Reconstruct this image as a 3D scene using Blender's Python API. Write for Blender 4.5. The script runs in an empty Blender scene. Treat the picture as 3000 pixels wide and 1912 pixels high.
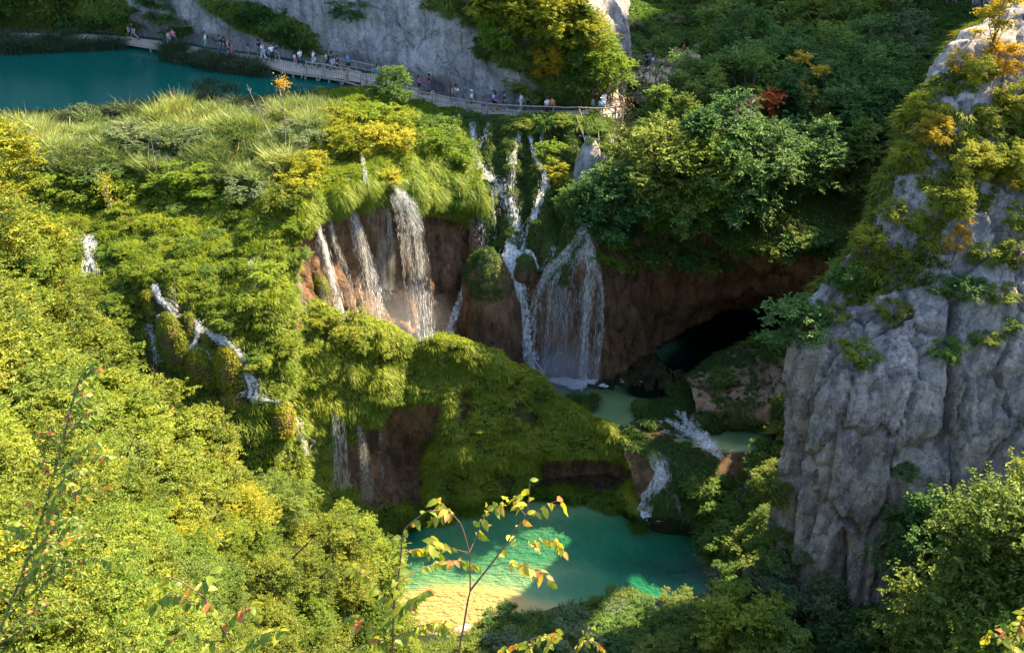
import bpy, math, random
import numpy as np
from mathutils import Vector, Matrix
from mathutils.bvhtree import BVHTree

# ------------------------------------------------------------------ camera, world, sun, exposure
SC = bpy.context.scene
COL = SC.collection
PITCH = math.radians(34.0); FOC = 1000.0; CAMZ = 33.0
cam_d = bpy.data.cameras.new('camera'); cam = bpy.data.objects.new('camera', cam_d); COL.objects.link(cam)
cam.location = (0, 0, CAMZ); cam.rotation_euler = (math.pi/2 - PITCH, 0, 0)
cam_d.sensor_width = 36; cam_d.lens = 36*FOC/1024; cam_d.clip_start = .1; cam_d.clip_end = 3000
SC.camera = cam
SUN_AZ = math.radians(56)      # to the right of the view direction
SUN_EL = math.radians(42)
w = bpy.data.worlds.new('World'); SC.world = w; w.use_nodes = True
nt = w.node_tree; nt.nodes.clear()
sky = nt.nodes.new('ShaderNodeTexSky'); sky.sky_type = 'NISHITA'; sky.sun_disc = False
sky.sun_elevation = SUN_EL; sky.sun_rotation = SUN_AZ
bg = nt.nodes.new('ShaderNodeBackground'); bg.inputs[1].default_value = .125
ow = nt.nodes.new('ShaderNodeOutputWorld')
nt.links.new(sky.outputs[0], bg.inputs[0]); nt.links.new(bg.outputs[0], ow.inputs[0])
sd = bpy.data.lights.new('sun', 'SUN'); so = bpy.data.objects.new('sun', sd); COL.objects.link(so)
sd.energy = 5.0; sd.angle = math.radians(.5); sd.color = (1, .8, .5)
sdir = Vector((math.sin(SUN_AZ)*math.cos(SUN_EL), math.cos(SUN_AZ)*math.cos(SUN_EL), math.sin(SUN_EL)))
so.rotation_euler = sdir.to_track_quat('Z', 'Y').to_euler(); so.location = sdir*200
SC.view_settings.view_transform = 'Standard'; SC.view_settings.look = 'None'
SC.view_settings.exposure = 2.25; SC.view_settings.gamma = 1
SC.render.engine = 'CYCLES'
cy = SC.cycles
cy.max_bounces = 5; cy.diffuse_bounces = 2; cy.glossy_bounces = 2; cy.transmission_bounces = 3; cy.transparent_max_bounces = 10
cy.caustics_reflective = False; cy.caustics_refractive = False; cy.sample_clamp_indirect = 4

# ------------------------------------------------------------------ pixel <-> world helpers
CP, SP = math.cos(PITCH), math.sin(PITCH)
def PY(px, py, Y):
    dx = (px-512)/FOC; dy = (326-py)/FOC
    t = Y/(CP+dy*SP)
    return np.array([dx*t, Y, CAMZ+(-SP+dy*CP)*t])
def PZ(px, py, z):
    dx = (px-512)/FOC; dy = (326-py)/FOC
    t = (z-CAMZ)/(-SP+dy*CP)
    return np.array([dx*t, (CP+dy*SP)*t, z])
def proj(P):
    P = np.asarray(P, float); y = P[..., 1]; z = P[..., 2]-CAMZ
    d = y*CP - z*SP; u = y*SP + z*CP
    return 512+FOC*P[..., 0]/d, 326-FOC*u/d, d
def inpoly(px, py, poly):
    px = np.asarray(px); r = np.zeros(px.shape, bool); n = len(poly); j = n-1
    for i in range(n):
        xi, yi = poly[i]; xj, yj = poly[j]
        c = ((yi > py) != (yj > py)) & (px < (xj-xi)*(py-yi)/((yj-yi) or 1e-9)+xi)
        r ^= c; j = i
    return r
def smooth(x, a, b):
    t = np.clip((x-a)/(b-a), 0, 1); return t*t*(3-2*t)

# ------------------------------------------------------------------ numpy noise
def _h(i, j, k, s):
    n = (i.astype(np.int64)*374761393 + j.astype(np.int64)*668265263 + k.astype(np.int64)*2147483647 + s*1274126177) & 0xffffffff
    n = ((n ^ (n >> 13))*1274126177) & 0xffffffff
    return ((n ^ (n >> 16)) & 0xffff)/65535.0
def vnoise(P, s=0):
    F = np.floor(P); f = P-F; f = f*f*(3-2*f); I = F.astype(np.int64)
    r = 0
    for a in (0, 1):
        wa = f[..., 0] if a else 1-f[..., 0]
        for b in (0, 1):
            wb = f[..., 1] if b else 1-f[..., 1]
            for c in (0, 1):
                wc = f[..., 2] if c else 1-f[..., 2]
                r = r + wa*wb*wc*_h(I[..., 0]+a, I[..., 1]+b, I[..., 2]+c, s)
    return r*2-1
def fbm(P, scale, octs=4, s=0, ridge=False, gain=.5):
    P = np.asarray(P, float)*scale; r = 0; a = 1; t = 0
    for o in range(octs):
        n = vnoise(P+o*17.3, s+o)
        if ridge: n = 1-2*np.abs(n)
        r = r+a*n; t += a; a *= gain; P = P*2.03
    return r/t

def cell(P, scale, s=0):
    P = np.asarray(P, float)*scale; sh = P.shape[:-1]; P = P.reshape(-1, 3); I = np.floor(P).astype(np.int64); f1 = np.full(len(P), 9.); f2 = f1.copy()
    for a in (-1, 0, 1):
        for b in (-1, 0, 1):
            for c in (-1, 0, 1):
                J = I+[a, b, c]; d = np.zeros(len(P))
                for k in range(3): d += (J[:, k]+_h(J[:, 0], J[:, 1], J[:, 2], s+k*7)-P[:, k])**2
                f2 = np.minimum(f2, np.maximum(f1, d)); f1 = np.minimum(f1, d)
    return np.sqrt(f1).reshape(sh), np.sqrt(f2).reshape(sh)
def cushions(P, scale, s=0):
    f1, f2 = cell(P+.25*fbm(P, 1.2, 2, 77)[..., None], scale, s); return 1-np.minimum(f1, 1)**2
def cracks(P, scale, w=.08, s=0):
    f1, f2 = cell(P+.3*fbm(P, .9, 3, 78)[..., None], scale, s); return np.exp(-((f2-f1)/w)**2)
# ------------------------------------------------------------------ mesh helpers
def mesh_np(name, V, Q, tint=None, smooth_=True, vattr=None):
    V = np.ascontiguousarray(V, dtype=np.float32).reshape(-1, 3); Q = np.ascontiguousarray(Q, dtype=np.int32)
    k = Q.shape[1]; me = bpy.data.meshes.new(name)
    me.vertices.add(len(V)); me.vertices.foreach_set('co', V.ravel())
    me.loops.add(Q.size); me.loops.foreach_set('vertex_index', Q.ravel())
    me.polygons.add(len(Q)); me.polygons.foreach_set('loop_start', np.arange(0, Q.size, k, dtype=np.int32))
    me.polygons.foreach_set('loop_total', np.full(len(Q), k, np.int32))
    me.polygons.foreach_set('use_smooth', np.full(len(Q), bool(smooth_)))
    me.update(calc_edges=True)
    if tint is not None:
        a = me.attributes.new('tint', 'FLOAT', 'FACE'); a.data.foreach_set('value', np.asarray(tint, np.float32))
    for n_, v_ in (vattr or {}).items():
        a = me.attributes.new(n_, 'FLOAT', 'POINT'); a.data.foreach_set('value', np.asarray(v_, np.float32).ravel())
    return me
def link(name, me, mat=None, parent=None, loc=None, **props):
    o = bpy.data.objects.new(name, me); COL.objects.link(o)
    if mat is not None and me is not None:
        if len(me.materials) == 0: me.materials.append(None)
        o.material_slots[0].link = 'OBJECT'; o.material_slots[0].material = mat
    if parent is not None: o.parent = parent
    if loc is not None: o.location = loc
    for k, v in props.items(): o[k] = v
    return o
def joinm(parts):
    Vs, Qs, n = [], [], 0
    for V, Q in parts:
        Vs.append(np.asarray(V, float).reshape(-1, 3)); Qs.append(np.asarray(Q, int)+n); n += len(Vs[-1])
    return np.concatenate(Vs), np.concatenate(Qs)
def tube(pts, rad, n=6):
    pts = np.asarray(pts, float); m = len(pts); rad = np.broadcast_to(rad, (m,))
    T = np.gradient(pts, axis=0); T /= np.linalg.norm(T, axis=1)[:, None]+1e-9
    ref = np.array([0, 0, 1.]) if abs(T[:, 2]).mean() < .8 else np.array([1., 0, 0])
    A = np.cross(T, ref); A /= np.linalg.norm(A, axis=1)[:, None]+1e-9; B = np.cross(T, A)
    th = np.linspace(0, 2*math.pi, n, endpoint=False)
    V = pts[:, None]+rad[:, None, None]*(A[:, None]*np.cos(th)[None, :, None]+B[:, None]*np.sin(th)[None, :, None])
    i = np.arange(m-1)[:, None]*n; j = np.arange(n)[None]; jn = (j+1) % n
    Q = np.stack([i+j, i+jn, i+n+jn, i+n+j], -1).reshape(-1, 4)
    return V.reshape(-1, 3), Q
def box(cx, cy_, cz, sx, sy, sz, M=None):
    V = np.array([[x, y, z] for x in (-.5, .5) for y in (-.5, .5) for z in (-.5, .5)])*[sx, sy, sz]
    if M is not None: V = V@np.asarray(M).T
    V = V+[cx, cy_, cz]
    return V, np.array([[0, 1, 3, 2], [4, 6, 7, 5], [0, 4, 5, 1], [2, 3, 7, 6], [0, 2, 6, 4], [1, 5, 7, 3]])
def catmull(P, t):
    P = np.asarray(P, float); n = len(P)
    Pe = np.concatenate([[2*P[0]-P[1]], P, [2*P[-1]-P[-2]]])
    i = np.clip(np.floor(t).astype(int), 0, n-2); f = (t-i)
    f = f.reshape(f.shape+(1,)*(P.ndim-1))
    p0, p1, p2, p3 = Pe[i], Pe[i+1], Pe[i+2], Pe[i+3]
    return .5*((2*p1)+(-p0+p2)*f+(2*p0-5*p1+4*p2-p3)*f*f+(-p0+3*p1-3*p2+p3)*f**3)
def params(P, res):
    L = np.linalg.norm(np.diff(P, axis=0), axis=-1)
    if L.ndim > 1: L = L.mean(axis=1)
    out = []
    for k, l in enumerate(L):
        m = max(2, int(math.ceil(l/res))); out.append(k+np.arange(m)/m)
    out.append([len(L)]); return np.concatenate(out)
def gnormals(G):
    du = np.gradient(G, axis=1); dv = np.gradient(G, axis=0)
    N = np.cross(du, dv); return N/(np.linalg.norm(N, axis=-1)[..., None]+1e-9)

# ------------------------------------------------------------------ materials
def mat(name):
    m = bpy.data.materials.new(name); m.use_nodes = True; m.node_tree.nodes.clear()
    return m, m.node_tree.nodes, m.node_tree.links
def ramp(N, stops, interp='LINEAR'):
    r = N.new('ShaderNodeValToRGB'); e = r.color_ramp; e.interpolation = interp
    while len(e.elements) < len(stops): e.elements.new(.5)
    for el, (p, c) in zip(e.elements, stops):
        el.position = p; el.color = (*c, 1) if len(c) == 3 else c
    return r
def noise(N, L, scale, detail=5, rough=.6, vec=None, mapping=None, dist=0):
    n = N.new('ShaderNodeTexNoise'); n.inputs['Scale'].default_value = scale
    n.inputs['Detail'].default_value = detail; n.inputs['Roughness'].default_value = rough; n.inputs['Distortion'].default_value = dist
    if vec is not None:
        if mapping:
            mp = N.new('ShaderNodeMapping'); mp.inputs['Scale'].default_value = mapping
            L.new(vec, mp.inputs[0]); L.new(mp.outputs[0], n.inputs['Vector'])
        else: L.new(vec, n.inputs['Vector'])
    return n
def mixc(N, L, fac, a, b, mode='MIX'):
    m = N.new('ShaderNodeMix'); m.data_type = 'RGBA'; m.blend_type = mode
    for s, v in ((m.inputs[0], fac), (m.inputs[6], a), (m.inputs[7], b)):
        if isinstance(v, (int, float)): s.default_value = v
        elif isinstance(v, tuple): s.default_value = (*v, 1)
        else: L.new(v, s)
    return m.outputs[2]
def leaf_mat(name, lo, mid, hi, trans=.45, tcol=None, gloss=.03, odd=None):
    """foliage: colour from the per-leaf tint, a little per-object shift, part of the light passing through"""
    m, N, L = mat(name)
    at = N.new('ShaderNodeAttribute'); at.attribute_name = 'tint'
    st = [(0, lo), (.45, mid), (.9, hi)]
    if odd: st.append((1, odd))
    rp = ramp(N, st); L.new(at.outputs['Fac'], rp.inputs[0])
    oi = N.new('ShaderNodeObjectInfo'); hs = N.new('ShaderNodeHueSaturation')
    mr = N.new('ShaderNodeMapRange'); mr.inputs[3].default_value = .485; mr.inputs[4].default_value = .515
    L.new(oi.outputs['Random'], mr.inputs[0]); L.new(mr.outputs[0], hs.inputs['Hue'])
    mv = N.new('ShaderNodeMapRange'); mv.inputs[3].default_value = 1.18; mv.inputs[4].default_value = .82
    L.new(oi.outputs['Random'], mv.inputs[0]); L.new(mv.outputs[0], hs.inputs['Value'])
    L.new(rp.outputs[0], hs.inputs['Color'])
    d = N.new('ShaderNodeBsdfDiffuse'); L.new(hs.outputs[0], d.inputs[0])
    t = N.new('ShaderNodeBsdfTranslucent')
    tc = mixc(N, L, 1.0, hs.outputs[0], tcol or (1.5, 1.35, .55), 'MULTIPLY'); L.new(tc, t.inputs[0])
    mx = N.new('ShaderNodeMixShader'); mx.inputs[0].default_value = trans
    L.new(d.outputs[0], mx.inputs[1]); L.new(t.outputs[0], mx.inputs[2])
    g = N.new('ShaderNodeBsdfGlossy'); g.inputs['Roughness'].default_value = .5; g.inputs[0].default_value = (.5, .55, .4, 1)
    m2 = N.new('ShaderNodeMixShader'); m2.inputs[0].default_value = gloss
    L.new(mx.outputs[0], m2.inputs[1]); L.new(g.outputs[0], m2.inputs[2])
    o = N.new('ShaderNodeOutputMaterial'); L.new(m2.outputs[0], o.inputs[0])
    return m
def pmat(name, col, rough=.8, bumpscale=0, bump=.3, var=.25, spec=.3, mapping=None):
    m, N, L = mat(name); p = N.new('ShaderNodeBsdfPrincipled'); o = N.new('ShaderNodeOutputMaterial')
    p.inputs['Roughness'].default_value = rough; p.inputs['Specular IOR Level'].default_value = spec
    tc = N.new('ShaderNodeTexCoord')
    n = noise(N, L, bumpscale or 3, 4, .6, tc.outputs['Object'], mapping)
    c = mixc(N, L, n.outputs[0], tuple(x*(1-var) for x in col), tuple(min(1, x*(1+var)) for x in col))
    L.new(c, p.inputs['Base Color'])
    if bumpscale:
        b = N.new('ShaderNodeBump'); b.inputs['Strength'].default_value = bump; L.new(n.outputs[0], b.inputs['Height']); L.new(b.outputs[0], p.inputs['Normal'])
    L.new(p.outputs[0], o.inputs[0]); return m

LM = {
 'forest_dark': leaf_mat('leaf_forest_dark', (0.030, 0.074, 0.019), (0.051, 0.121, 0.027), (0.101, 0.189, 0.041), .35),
 'forest_mid': leaf_mat('leaf_forest_mid', (0.047, 0.101, 0.019), (0.088, 0.169, 0.027), (0.162, 0.243, 0.047), .4),
 'forest_olive': leaf_mat('leaf_forest_olive', (0.068, 0.108, 0.019), (0.128, 0.182, 0.027), (0.216, 0.257, 0.047), .4),
 'forest_grey': leaf_mat('leaf_forest_grey', (0.054, 0.095, 0.041), (0.108, 0.155, 0.068), (0.189, 0.230, 0.108), .35),
 'lime': leaf_mat('leaf_lime', (0.067, 0.134, 0.013), (0.157, 0.246, 0.020), (0.269, 0.347, 0.034), .45),
 'yellow': leaf_mat('leaf_yellow', (.12, .14, .012), (.25, .28, .02), (.42, .4, .03), .45, (1.3, 1.15, .5), odd=(.5, .22, .02)),
 'gold': leaf_mat('leaf_gold', (.22, .15, .012), (.42, .3, .02), (.55, .4, .03), .45, (1.2, 1.05, .5), odd=(.5, .18, .02)),
 'rust': leaf_mat('leaf_rust', (.2, .045, .012), (.4, .09, .02), (.5, .16, .03), .3, (1.2, .9, .5)),
 'slope': leaf_mat('leaf_slope', (.035, .065, .01), (.125, .165, .016), (.28, .3, .028), .38, odd=(.5, .2, .03)),
 'slope_green': leaf_mat('leaf_slope_green', (0.056, 0.112, 0.013), (0.146, 0.213, 0.020), (0.280, 0.336, 0.039), .45, odd=(.45, .25, .03)),
 'brown': leaf_mat('leaf_dead', (.08, .05, .03), (.14, .085, .05), (.2, .13, .08), .1),
}
GM = {
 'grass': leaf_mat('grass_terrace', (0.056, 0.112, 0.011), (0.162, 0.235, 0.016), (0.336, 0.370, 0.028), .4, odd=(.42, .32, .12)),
 'grass_dark': leaf_mat('grass_shaded', (0.033, 0.072, 0.016), (0.072, 0.130, 0.023), (0.130, 0.195, 0.039), .35, odd=(.2, .16, .05)),  # darker copy of the grass, with shade put into its colour
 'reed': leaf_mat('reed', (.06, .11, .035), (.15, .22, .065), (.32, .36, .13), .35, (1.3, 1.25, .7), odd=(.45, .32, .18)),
 'reed_shaded': leaf_mat('reed_shaded', (.03, .055, .03), (.06, .09, .045), (.12, .14, .07), .3, (1.2, 1.2, .7), odd=(.2, .13, .08)),
 'moss': leaf_mat('moss_fuzz', (.07, .11, .008), (.16, .19, .01), (.27, .27, .015), .3, odd=(.35, .2, .02)),
}
BARK = pmat('bark', (.1, .075, .055), .9, 12, .6, .4, mapping=(1, 1, .2))
BARKD = pmat('bark_dark', (.045, .035, .028), .9, 14, .6, .4, mapping=(1, 1, .2))
TWIG = pmat('twig_bark', (.13, .075, .055), .7, 30, .3, .35)
DEAD = pmat('dead_wood', (.23, .19, .16), .9, 14, .5, .3, mapping=(1, 1, .2))

def rock_mat(name, light, dark, stain, warm, moss=None, streak=.5, scale=1.0, rough=.85, bump=.8):
    """weathered rock: large patches, vertical streaks, pits and cracks; a 'veg' attribute turns to soil and moss"""
    m, N, L = mat(name); tc = N.new('ShaderNodeTexCoord'); v = tc.outputs['Object']
    n1 = noise(N, L, .35*scale, 6, .62, v, dist=.6); n2 = noise(N, L, 3.4*scale, 7, .75, v); n3 = noise(N, L, .9*scale, 6, .65, v, (1.3, 1.3, .3))
    r1 = ramp(N, [(.36, dark), (.5, tuple((a+b)/2 for a, b in zip(dark, light))), (.62, light)]); L.new(n1.outputs[0], r1.inputs[0])
    r2 = ramp(N, [(.36, tuple(x*.3 for x in light)), (.47, tuple(x*.85 for x in light)), (.56, light), (.68, tuple(min(1, x*1.4) for x in light))]); L.new(n2.outputs[0], r2.inputs[0])
    c = mixc(N, L, .55, r1.outputs[0], r2.outputs[0])
    rs = ramp(N, [(.46, (0, 0, 0)), (.6, (1, 1, 1))]); L.new(n3.outputs[0], rs.inputs[0])
    mt = N.new('ShaderNodeMath'); mt.operation = 'MULTIPLY'; mt.inputs[1].default_value = streak; L.new(rs.outputs[0], mt.inputs[0])
    c = mixc(N, L, mt.outputs[0], c, stain)
    n4 = noise(N, L, .55*scale, 5, .6, v, (1, 1, .5), 1.2)
    rw = ramp(N, [(.56, (0, 0, 0)), (.72, (.7, .7, .7))]); L.new(n4.outputs[0], rw.inputs[0]); c = mixc(N, L, rw.outputs[0], c, warm)
    vo = N.new('ShaderNodeTexVoronoi'); vo.feature = 'DISTANCE_TO_EDGE'; vo.inputs['Scale'].default_value = .55*scale
    nd = noise(N, L, 1.2*scale, 5, .7, v); vm = N.new('ShaderNodeVectorMath'); vm.operation = 'ADD'
    mp = N.new('ShaderNodeMapping'); mp.inputs['Scale'].default_value = (1, 1, .45); L.new(v, mp.inputs[0])
    L.new(mp.outputs[0], vm.inputs[0]); L.new(nd.outputs['Color'], vm.inputs[1]); L.new(vm.outputs[0], vo.inputs['Vector'])
    rc = ramp(N, [(0, (.25, .25, .25)), (.025, (1, 1, 1))]); L.new(vo.outputs['Distance'], rc.inputs[0])
    c = mixc(N, L, .6, c, rc.outputs[0], 'MULTIPLY')
    hb = N.new('ShaderNodeMath'); hb.operation = 'ADD'; L.new(n2.outputs[0], hb.inputs[0])
    h2 = N.new('ShaderNodeMath'); h2.operation = 'MULTIPLY'; h2.inputs[1].default_value = .35; L.new(rc.outputs[0], h2.inputs[0]); L.new(h2.outputs[0], hb.inputs[1])
    if moss:
        at = N.new('ShaderNodeAttribute'); at.attribute_name = 'veg'
        nm = noise(N, L, 1.6, 5, .7, v); ad = N.new('ShaderNodeMath'); ad.operation = 'ADD'; L.new(at.outputs['Fac'], ad.inputs[0]); L.new(nm.outputs[0], ad.inputs[1])
        rm = ramp(N, [(.0, (0, 0, 0)), (1, (1, 1, 1))]); mr = N.new('ShaderNodeMapRange'); mr.inputs[1].default_value = .85; mr.inputs[2].default_value = 1.15
        L.new(ad.outputs[0], mr.inputs[0])
        nn = noise(N, L, 4, 5, .7, v); rr = ramp(N, [(.3, tuple(x*.5 for x in moss)), (.7, moss)]); L.new(nn.outputs[0], rr.inputs[0])
        c = mixc(N, L, mr.outputs[0], c, rr.outputs[0])
    p = N.new('ShaderNodeBsdfPrincipled'); p.inputs['Roughness'].default_value = rough; p.inputs['Specular IOR Level'].default_value = .25
    b = N.new('ShaderNodeBump'); b.inputs['Strength'].default_value = bump; b.inputs['Distance'].default_value = .5; L.new(hb.outputs[0], b.inputs['Height'])
    L.new(c, p.inputs['Base Color']); L.new(b.outputs[0], p.inputs['Normal'])
    o = N.new('ShaderNodeOutputMaterial'); L.new(p.outputs[0], o.inputs[0]); return m
LIME = rock_mat('limestone', (.5, .46, .43), (.19, .19, .21), (.12, .13, .16), (.4, .34, .27), (.05, .065, .02), .55)
LIMEB = rock_mat('limestone_pillar', (.56, .5, .44), (.15, .15, .16), (.09, .1, .125), (.34, .29, .25), (.06, .07, .022), .6, 1.2)
TUFA = rock_mat('tufa', (.26, .145, .075), (.055, .032, .02), (.03, .022, .016), (.3, .15, .06), (.07, .09, .018), .6, 1.3, .7, .8)
SOIL = rock_mat('soil_slope', (.1, .085, .04), (.05, .045, .02), (.04, .035, .02), (.14, .11, .05), (.07, .085, .02), .2, 1.5, .95, .6)

# ------------------------------------------------------------------ lofted terrain
HIT_V, HIT_F = [], []; LOFTS = {}; _nh = 0
def loft(name, rows, res=.35, material=None, disp=(), veg=None, hit=True, post=None, world=False, bumps=(), **props):
    """rows of control points (px, py, Y) or world triples -> a dense displaced grid"""
    global _nh
    C = np.array([[(p if isinstance(p, np.ndarray) else PY(*p)) for p in r] for r in rows])
    u = params(C.transpose(1, 0, 2), res); v = params(C, res)
    G = catmull(C, v); G = catmull(G.transpose(1, 0, 2), u).transpose(1, 0, 2)
    U, Vv = np.meshgrid(u, v)
    N = gnormals(G)
    if N[..., 2].mean()+(-N[..., 1]).mean() < 0: N = -N
    for (amp, sc, octs, ridge, seed) in disp:
        G = G+N*(amp*fbm(G, sc, octs, seed, ridge))[..., None]
    if post: G = post(G, N, U, Vv)
    N = gnormals(G)
    if N[..., 2].mean()+(-N[..., 1]).mean() < 0: N = -N
    nv, nu = G.shape[:2]
    i = np.arange(nv-1)[:, None]*nu; j = np.arange(nu-1)[None]
    Q = np.stack([i+j, i+nu+j, i+nu+j+1, i+j+1], -1).reshape(-1, 4)
    vg = veg(G, N, U, Vv) if veg else np.zeros((nv, nu))
    me = mesh_np(name, G, Q, vattr={'veg': vg})
    o = link(name, me, material, **props)
    LOFTS[name] = dict(G=G, N=N, U=U, V=Vv, veg=vg, o=o)
    if hit:
        HIT_V.append(G.reshape(-1, 3)); HIT_F.append(Q+_nh); _nh += nv*nu
    return o
BVH = None
def build_bvh():
    global BVH
    BVH = BVHTree.FromPolygons(np.concatenate(HIT_V).tolist(), np.concatenate(HIT_F).tolist())
def hit(px, py, default=65.0):
    p = PY(px, py, 10.0); d = Vector(p-np.array([0, 0, CAMZ])).normalized()
    h = BVH.ray_cast(Vector((0, 0, CAMZ)), d)
    return np.array(h[0]) if h[0] is not None else PY(px, py, default)
def ground(x, y, zt=60):
    h = BVH.ray_cast(Vector((x, y, zt)), Vector((0, 0, -1)))
    return h[0].z if h[0] is not None else -24.0

# ================================================================== TERRAIN
ST = dict(kind='structure')
CAVE = [(376, 424), (384, 404), (410, 402), (436, 400), (447, 414), (437, 440), (428, 470), (424, 505), (366, 508), (350, 485), (331, 490), (334, 418), (350, 424)]
CAVE2 = [(536, 458), (562, 457), (618, 455), (640, 474), (622, 492), (540, 487)]
NOTCH = [(458, 392), (472, 388), (474, 408), (462, 430), (452, 424)]
WALLP = [(300, 222), (318, 208), (352, 205), (372, 190), (402, 196), (424, 214), (446, 212), (470, 220), (486, 250), (530, 252), (545, 350), (300, 350), (296, 300)]
def soft(px, py, poly, r=3):
    s = 0
    for dx, dy in ((0, 0), (r, 0), (-r, 0), (0, r), (0, -r)): s = s+inpoly(px+dx, py+dy, poly)
    return s/5.0

def veg_left(G, N, U, V):
    px, py, _ = proj(G)
    return np.clip(.75-1.1*soft(px, py, WALLP), -.5, 1)
E = [113, 112, 110, 103, 101, 97, 92, 89, 87, 102, 112, 119]
CX = [-90, 0, 70, 150, 220, 265, 300, 330, 370, 403, 440, 478]
EZ = [0, 0, 0, 0, 0, 0, 0, 0, 0, -.7, -1.3, -1.9]
rows = [
 [PZ(x, e-8, z-1.3) for x, e, z in zip(CX, E, EZ)],
 [PZ(x, e, z+.12) for x, e, z in zip(CX, E, EZ)],
 [PZ(x, y, z) for x, y, z in zip(CX, [140]*6+[126, 118, 112, 120, 129, 128], [.5]*8+[.5, 0, -1, -2.2])],
 [PZ(x, y, z) for x, y, z in zip(CX, [175]*6+[172, 158, 145, 150, 160, 155], [.3]*8+[.3, -.5, -2, -3.6])],
 [(-90, 205, 67), (0, 205, 67), (70, 207, 67), (150, 207, 67), (220, 205, 66.5), (268, 208, 65), (300, 222, 63.5), (328, 203, 66), (370, 178, 69), (403, 183, 71), (440, 195, 73), (478, 188, 75.5)],
 [(-90, 262, 60.5), (0, 262, 60.5), (74, 262, 60.5), (153, 262, 60.5), (223, 262, 60.5), (272, 262, 60.5), (303, 262, 62.6), (333, 245, 66.4), (372, 225, 70), (406, 225, 72), (443, 230, 73.8), (480, 225, 75.3)],
 [(-90, 330, 56), (0, 330, 56), (78, 330, 56), (156, 330, 56), (225, 325, 56), (275, 310, 57.5), (306, 300, 61.5), (338, 300, 64.8), (375, 290, 68.8), (410, 290, 70.5), (446, 290, 71.8), (482, 290, 72.6)],
 [(-90, 400, 54), (0, 400, 54), (80, 400, 54), (160, 400, 54), (228, 395, 54), (280, 375, 55.3), (310, 350, 60.5), (342, 350, 63.5), (380, 350, 66.5), (414, 350, 68), (449, 350, 69), (484, 350, 69.8)],
 [(-90, 470, 52.5), (0, 470, 52.5), (80, 470, 52.5), (160, 470, 52.5), (235, 470, 52), (285, 450, 54), (315, 420, 59), (346, 400, 62.5), (385, 400, 65.5), (418, 390, 67.5), (452, 385, 68.5), (486, 385, 69)],
 [(-90, 560, 50), (0, 560, 50), (80, 560, 50), (160, 560, 50), (240, 560, 50), (300, 540, 53), (320, 480, 58), (350, 440, 62), (388, 440, 65), (420, 440, 66), (455, 440, 67), (488, 440, 68)],
]
def post_left(G, N, U, V):
    px, py, _ = proj(G); wl = soft(px, py, WALLP)
    h = fbm(G, .35, 3, 5)*.9+(fbm(G*[1, 1, .2], 1.1, 4, 9, True)*.45-.5*cracks(G*[1, 1, .35], .45, .12, 4)+.25*fbm(G, 2.2, 3, 5))*wl
    lo = smooth(V, 2.6, 4.4)
    return G+N*((h*lo)+(cushions(G, .55, 6)*.75-.4+.2*fbm(G, 1.3, 2, 6))*lo*(1-wl)+(cushions(G*[1, 1, .6], .2, 13)*1.3-.7+fbm(G, .25, 3, 3)*.4)*smooth(V, 1.1, 2.2)*(1-lo*.7))[..., None]
loft('terrain_left', rows, .38, TUFA, veg=veg_left, post=post_left, **ST)

crest = [(258, 296, 59.0), (300, 306, 61), (342, 312, 62), (400, 334, 63), (465, 345, 63), (520, 369, 63.5), (555, 397, 63.5), (603, 426, 62.7), (660, 455, 60.6)]
c0 = [PY(*c)+np.array([0, 3.6, -5.0]) for c in crest]
base_h = [(280, 508, 54.2), (335, 508, 56.6), (362, 508, 57.2), (405, 502, 58.4), (462, 499, 58.8), (520, 485, 60.2), (555, 486, 60.4), (603, 492, 60.2), (650, 506, 57.8)]
rows = [c0, crest,
 [(270, 340, 57.6), (312, 352, 58.9), (345, 360, 60), (400, 370, 61.5), (460, 378, 62), (512, 400, 62.2), (553, 422, 62.2), (603, 443, 61.7), (657, 468, 60)],
 [(268, 390, 56.3), (320, 397, 57.9), (345, 405, 58.5), (398, 402, 60.2), (450, 412, 60.4), (505, 430, 60.7), (550, 449, 60.9), (603, 460, 61), (655, 480, 59.3)],
 [(274, 440, 55), (326, 446, 57.6), (350, 446, 58.6), (402, 446, 60.6), (455, 452, 59.7), (508, 458, 60.3), (550, 466, 61), (603, 473, 61.2), (652, 492, 58.9)],
 base_h, [PY(*c)+np.array([0, -.4, -2.5]) for c in base_h]]
def veg_h(G, N, U, V):
    px, py, _ = proj(G)
    return np.clip(.8-1.3*np.maximum(np.maximum(soft(px, py, CAVE), soft(px, py, CAVE2)), soft(px, py, NOTCH)), -.5, 1)
def post_h(G, N, U, V):
    px, py, _ = proj(G); c = soft(px, py, CAVE, 4); c2 = soft(px, py, CAVE2, 4); c3 = soft(px, py, NOTCH)
    al = np.exp(-((px-412)/14)**2-((py-470)/24)**2)
    h = fbm(G, .4, 3, 21)*.75*(1-c)+fbm(G*[1, 1, .25], 1.0, 5, 23, True)*.5*c-.5*c-1.1*c2-1.0*c3-1.2*al*c
    h = h+(1-c)*(cushions(G, .55, 27)*.7-.35)
    return G+N*h[..., None]
loft('terrain_terrace', rows, .3, TUFA, veg=veg_h, post=post_h, **ST)

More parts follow.
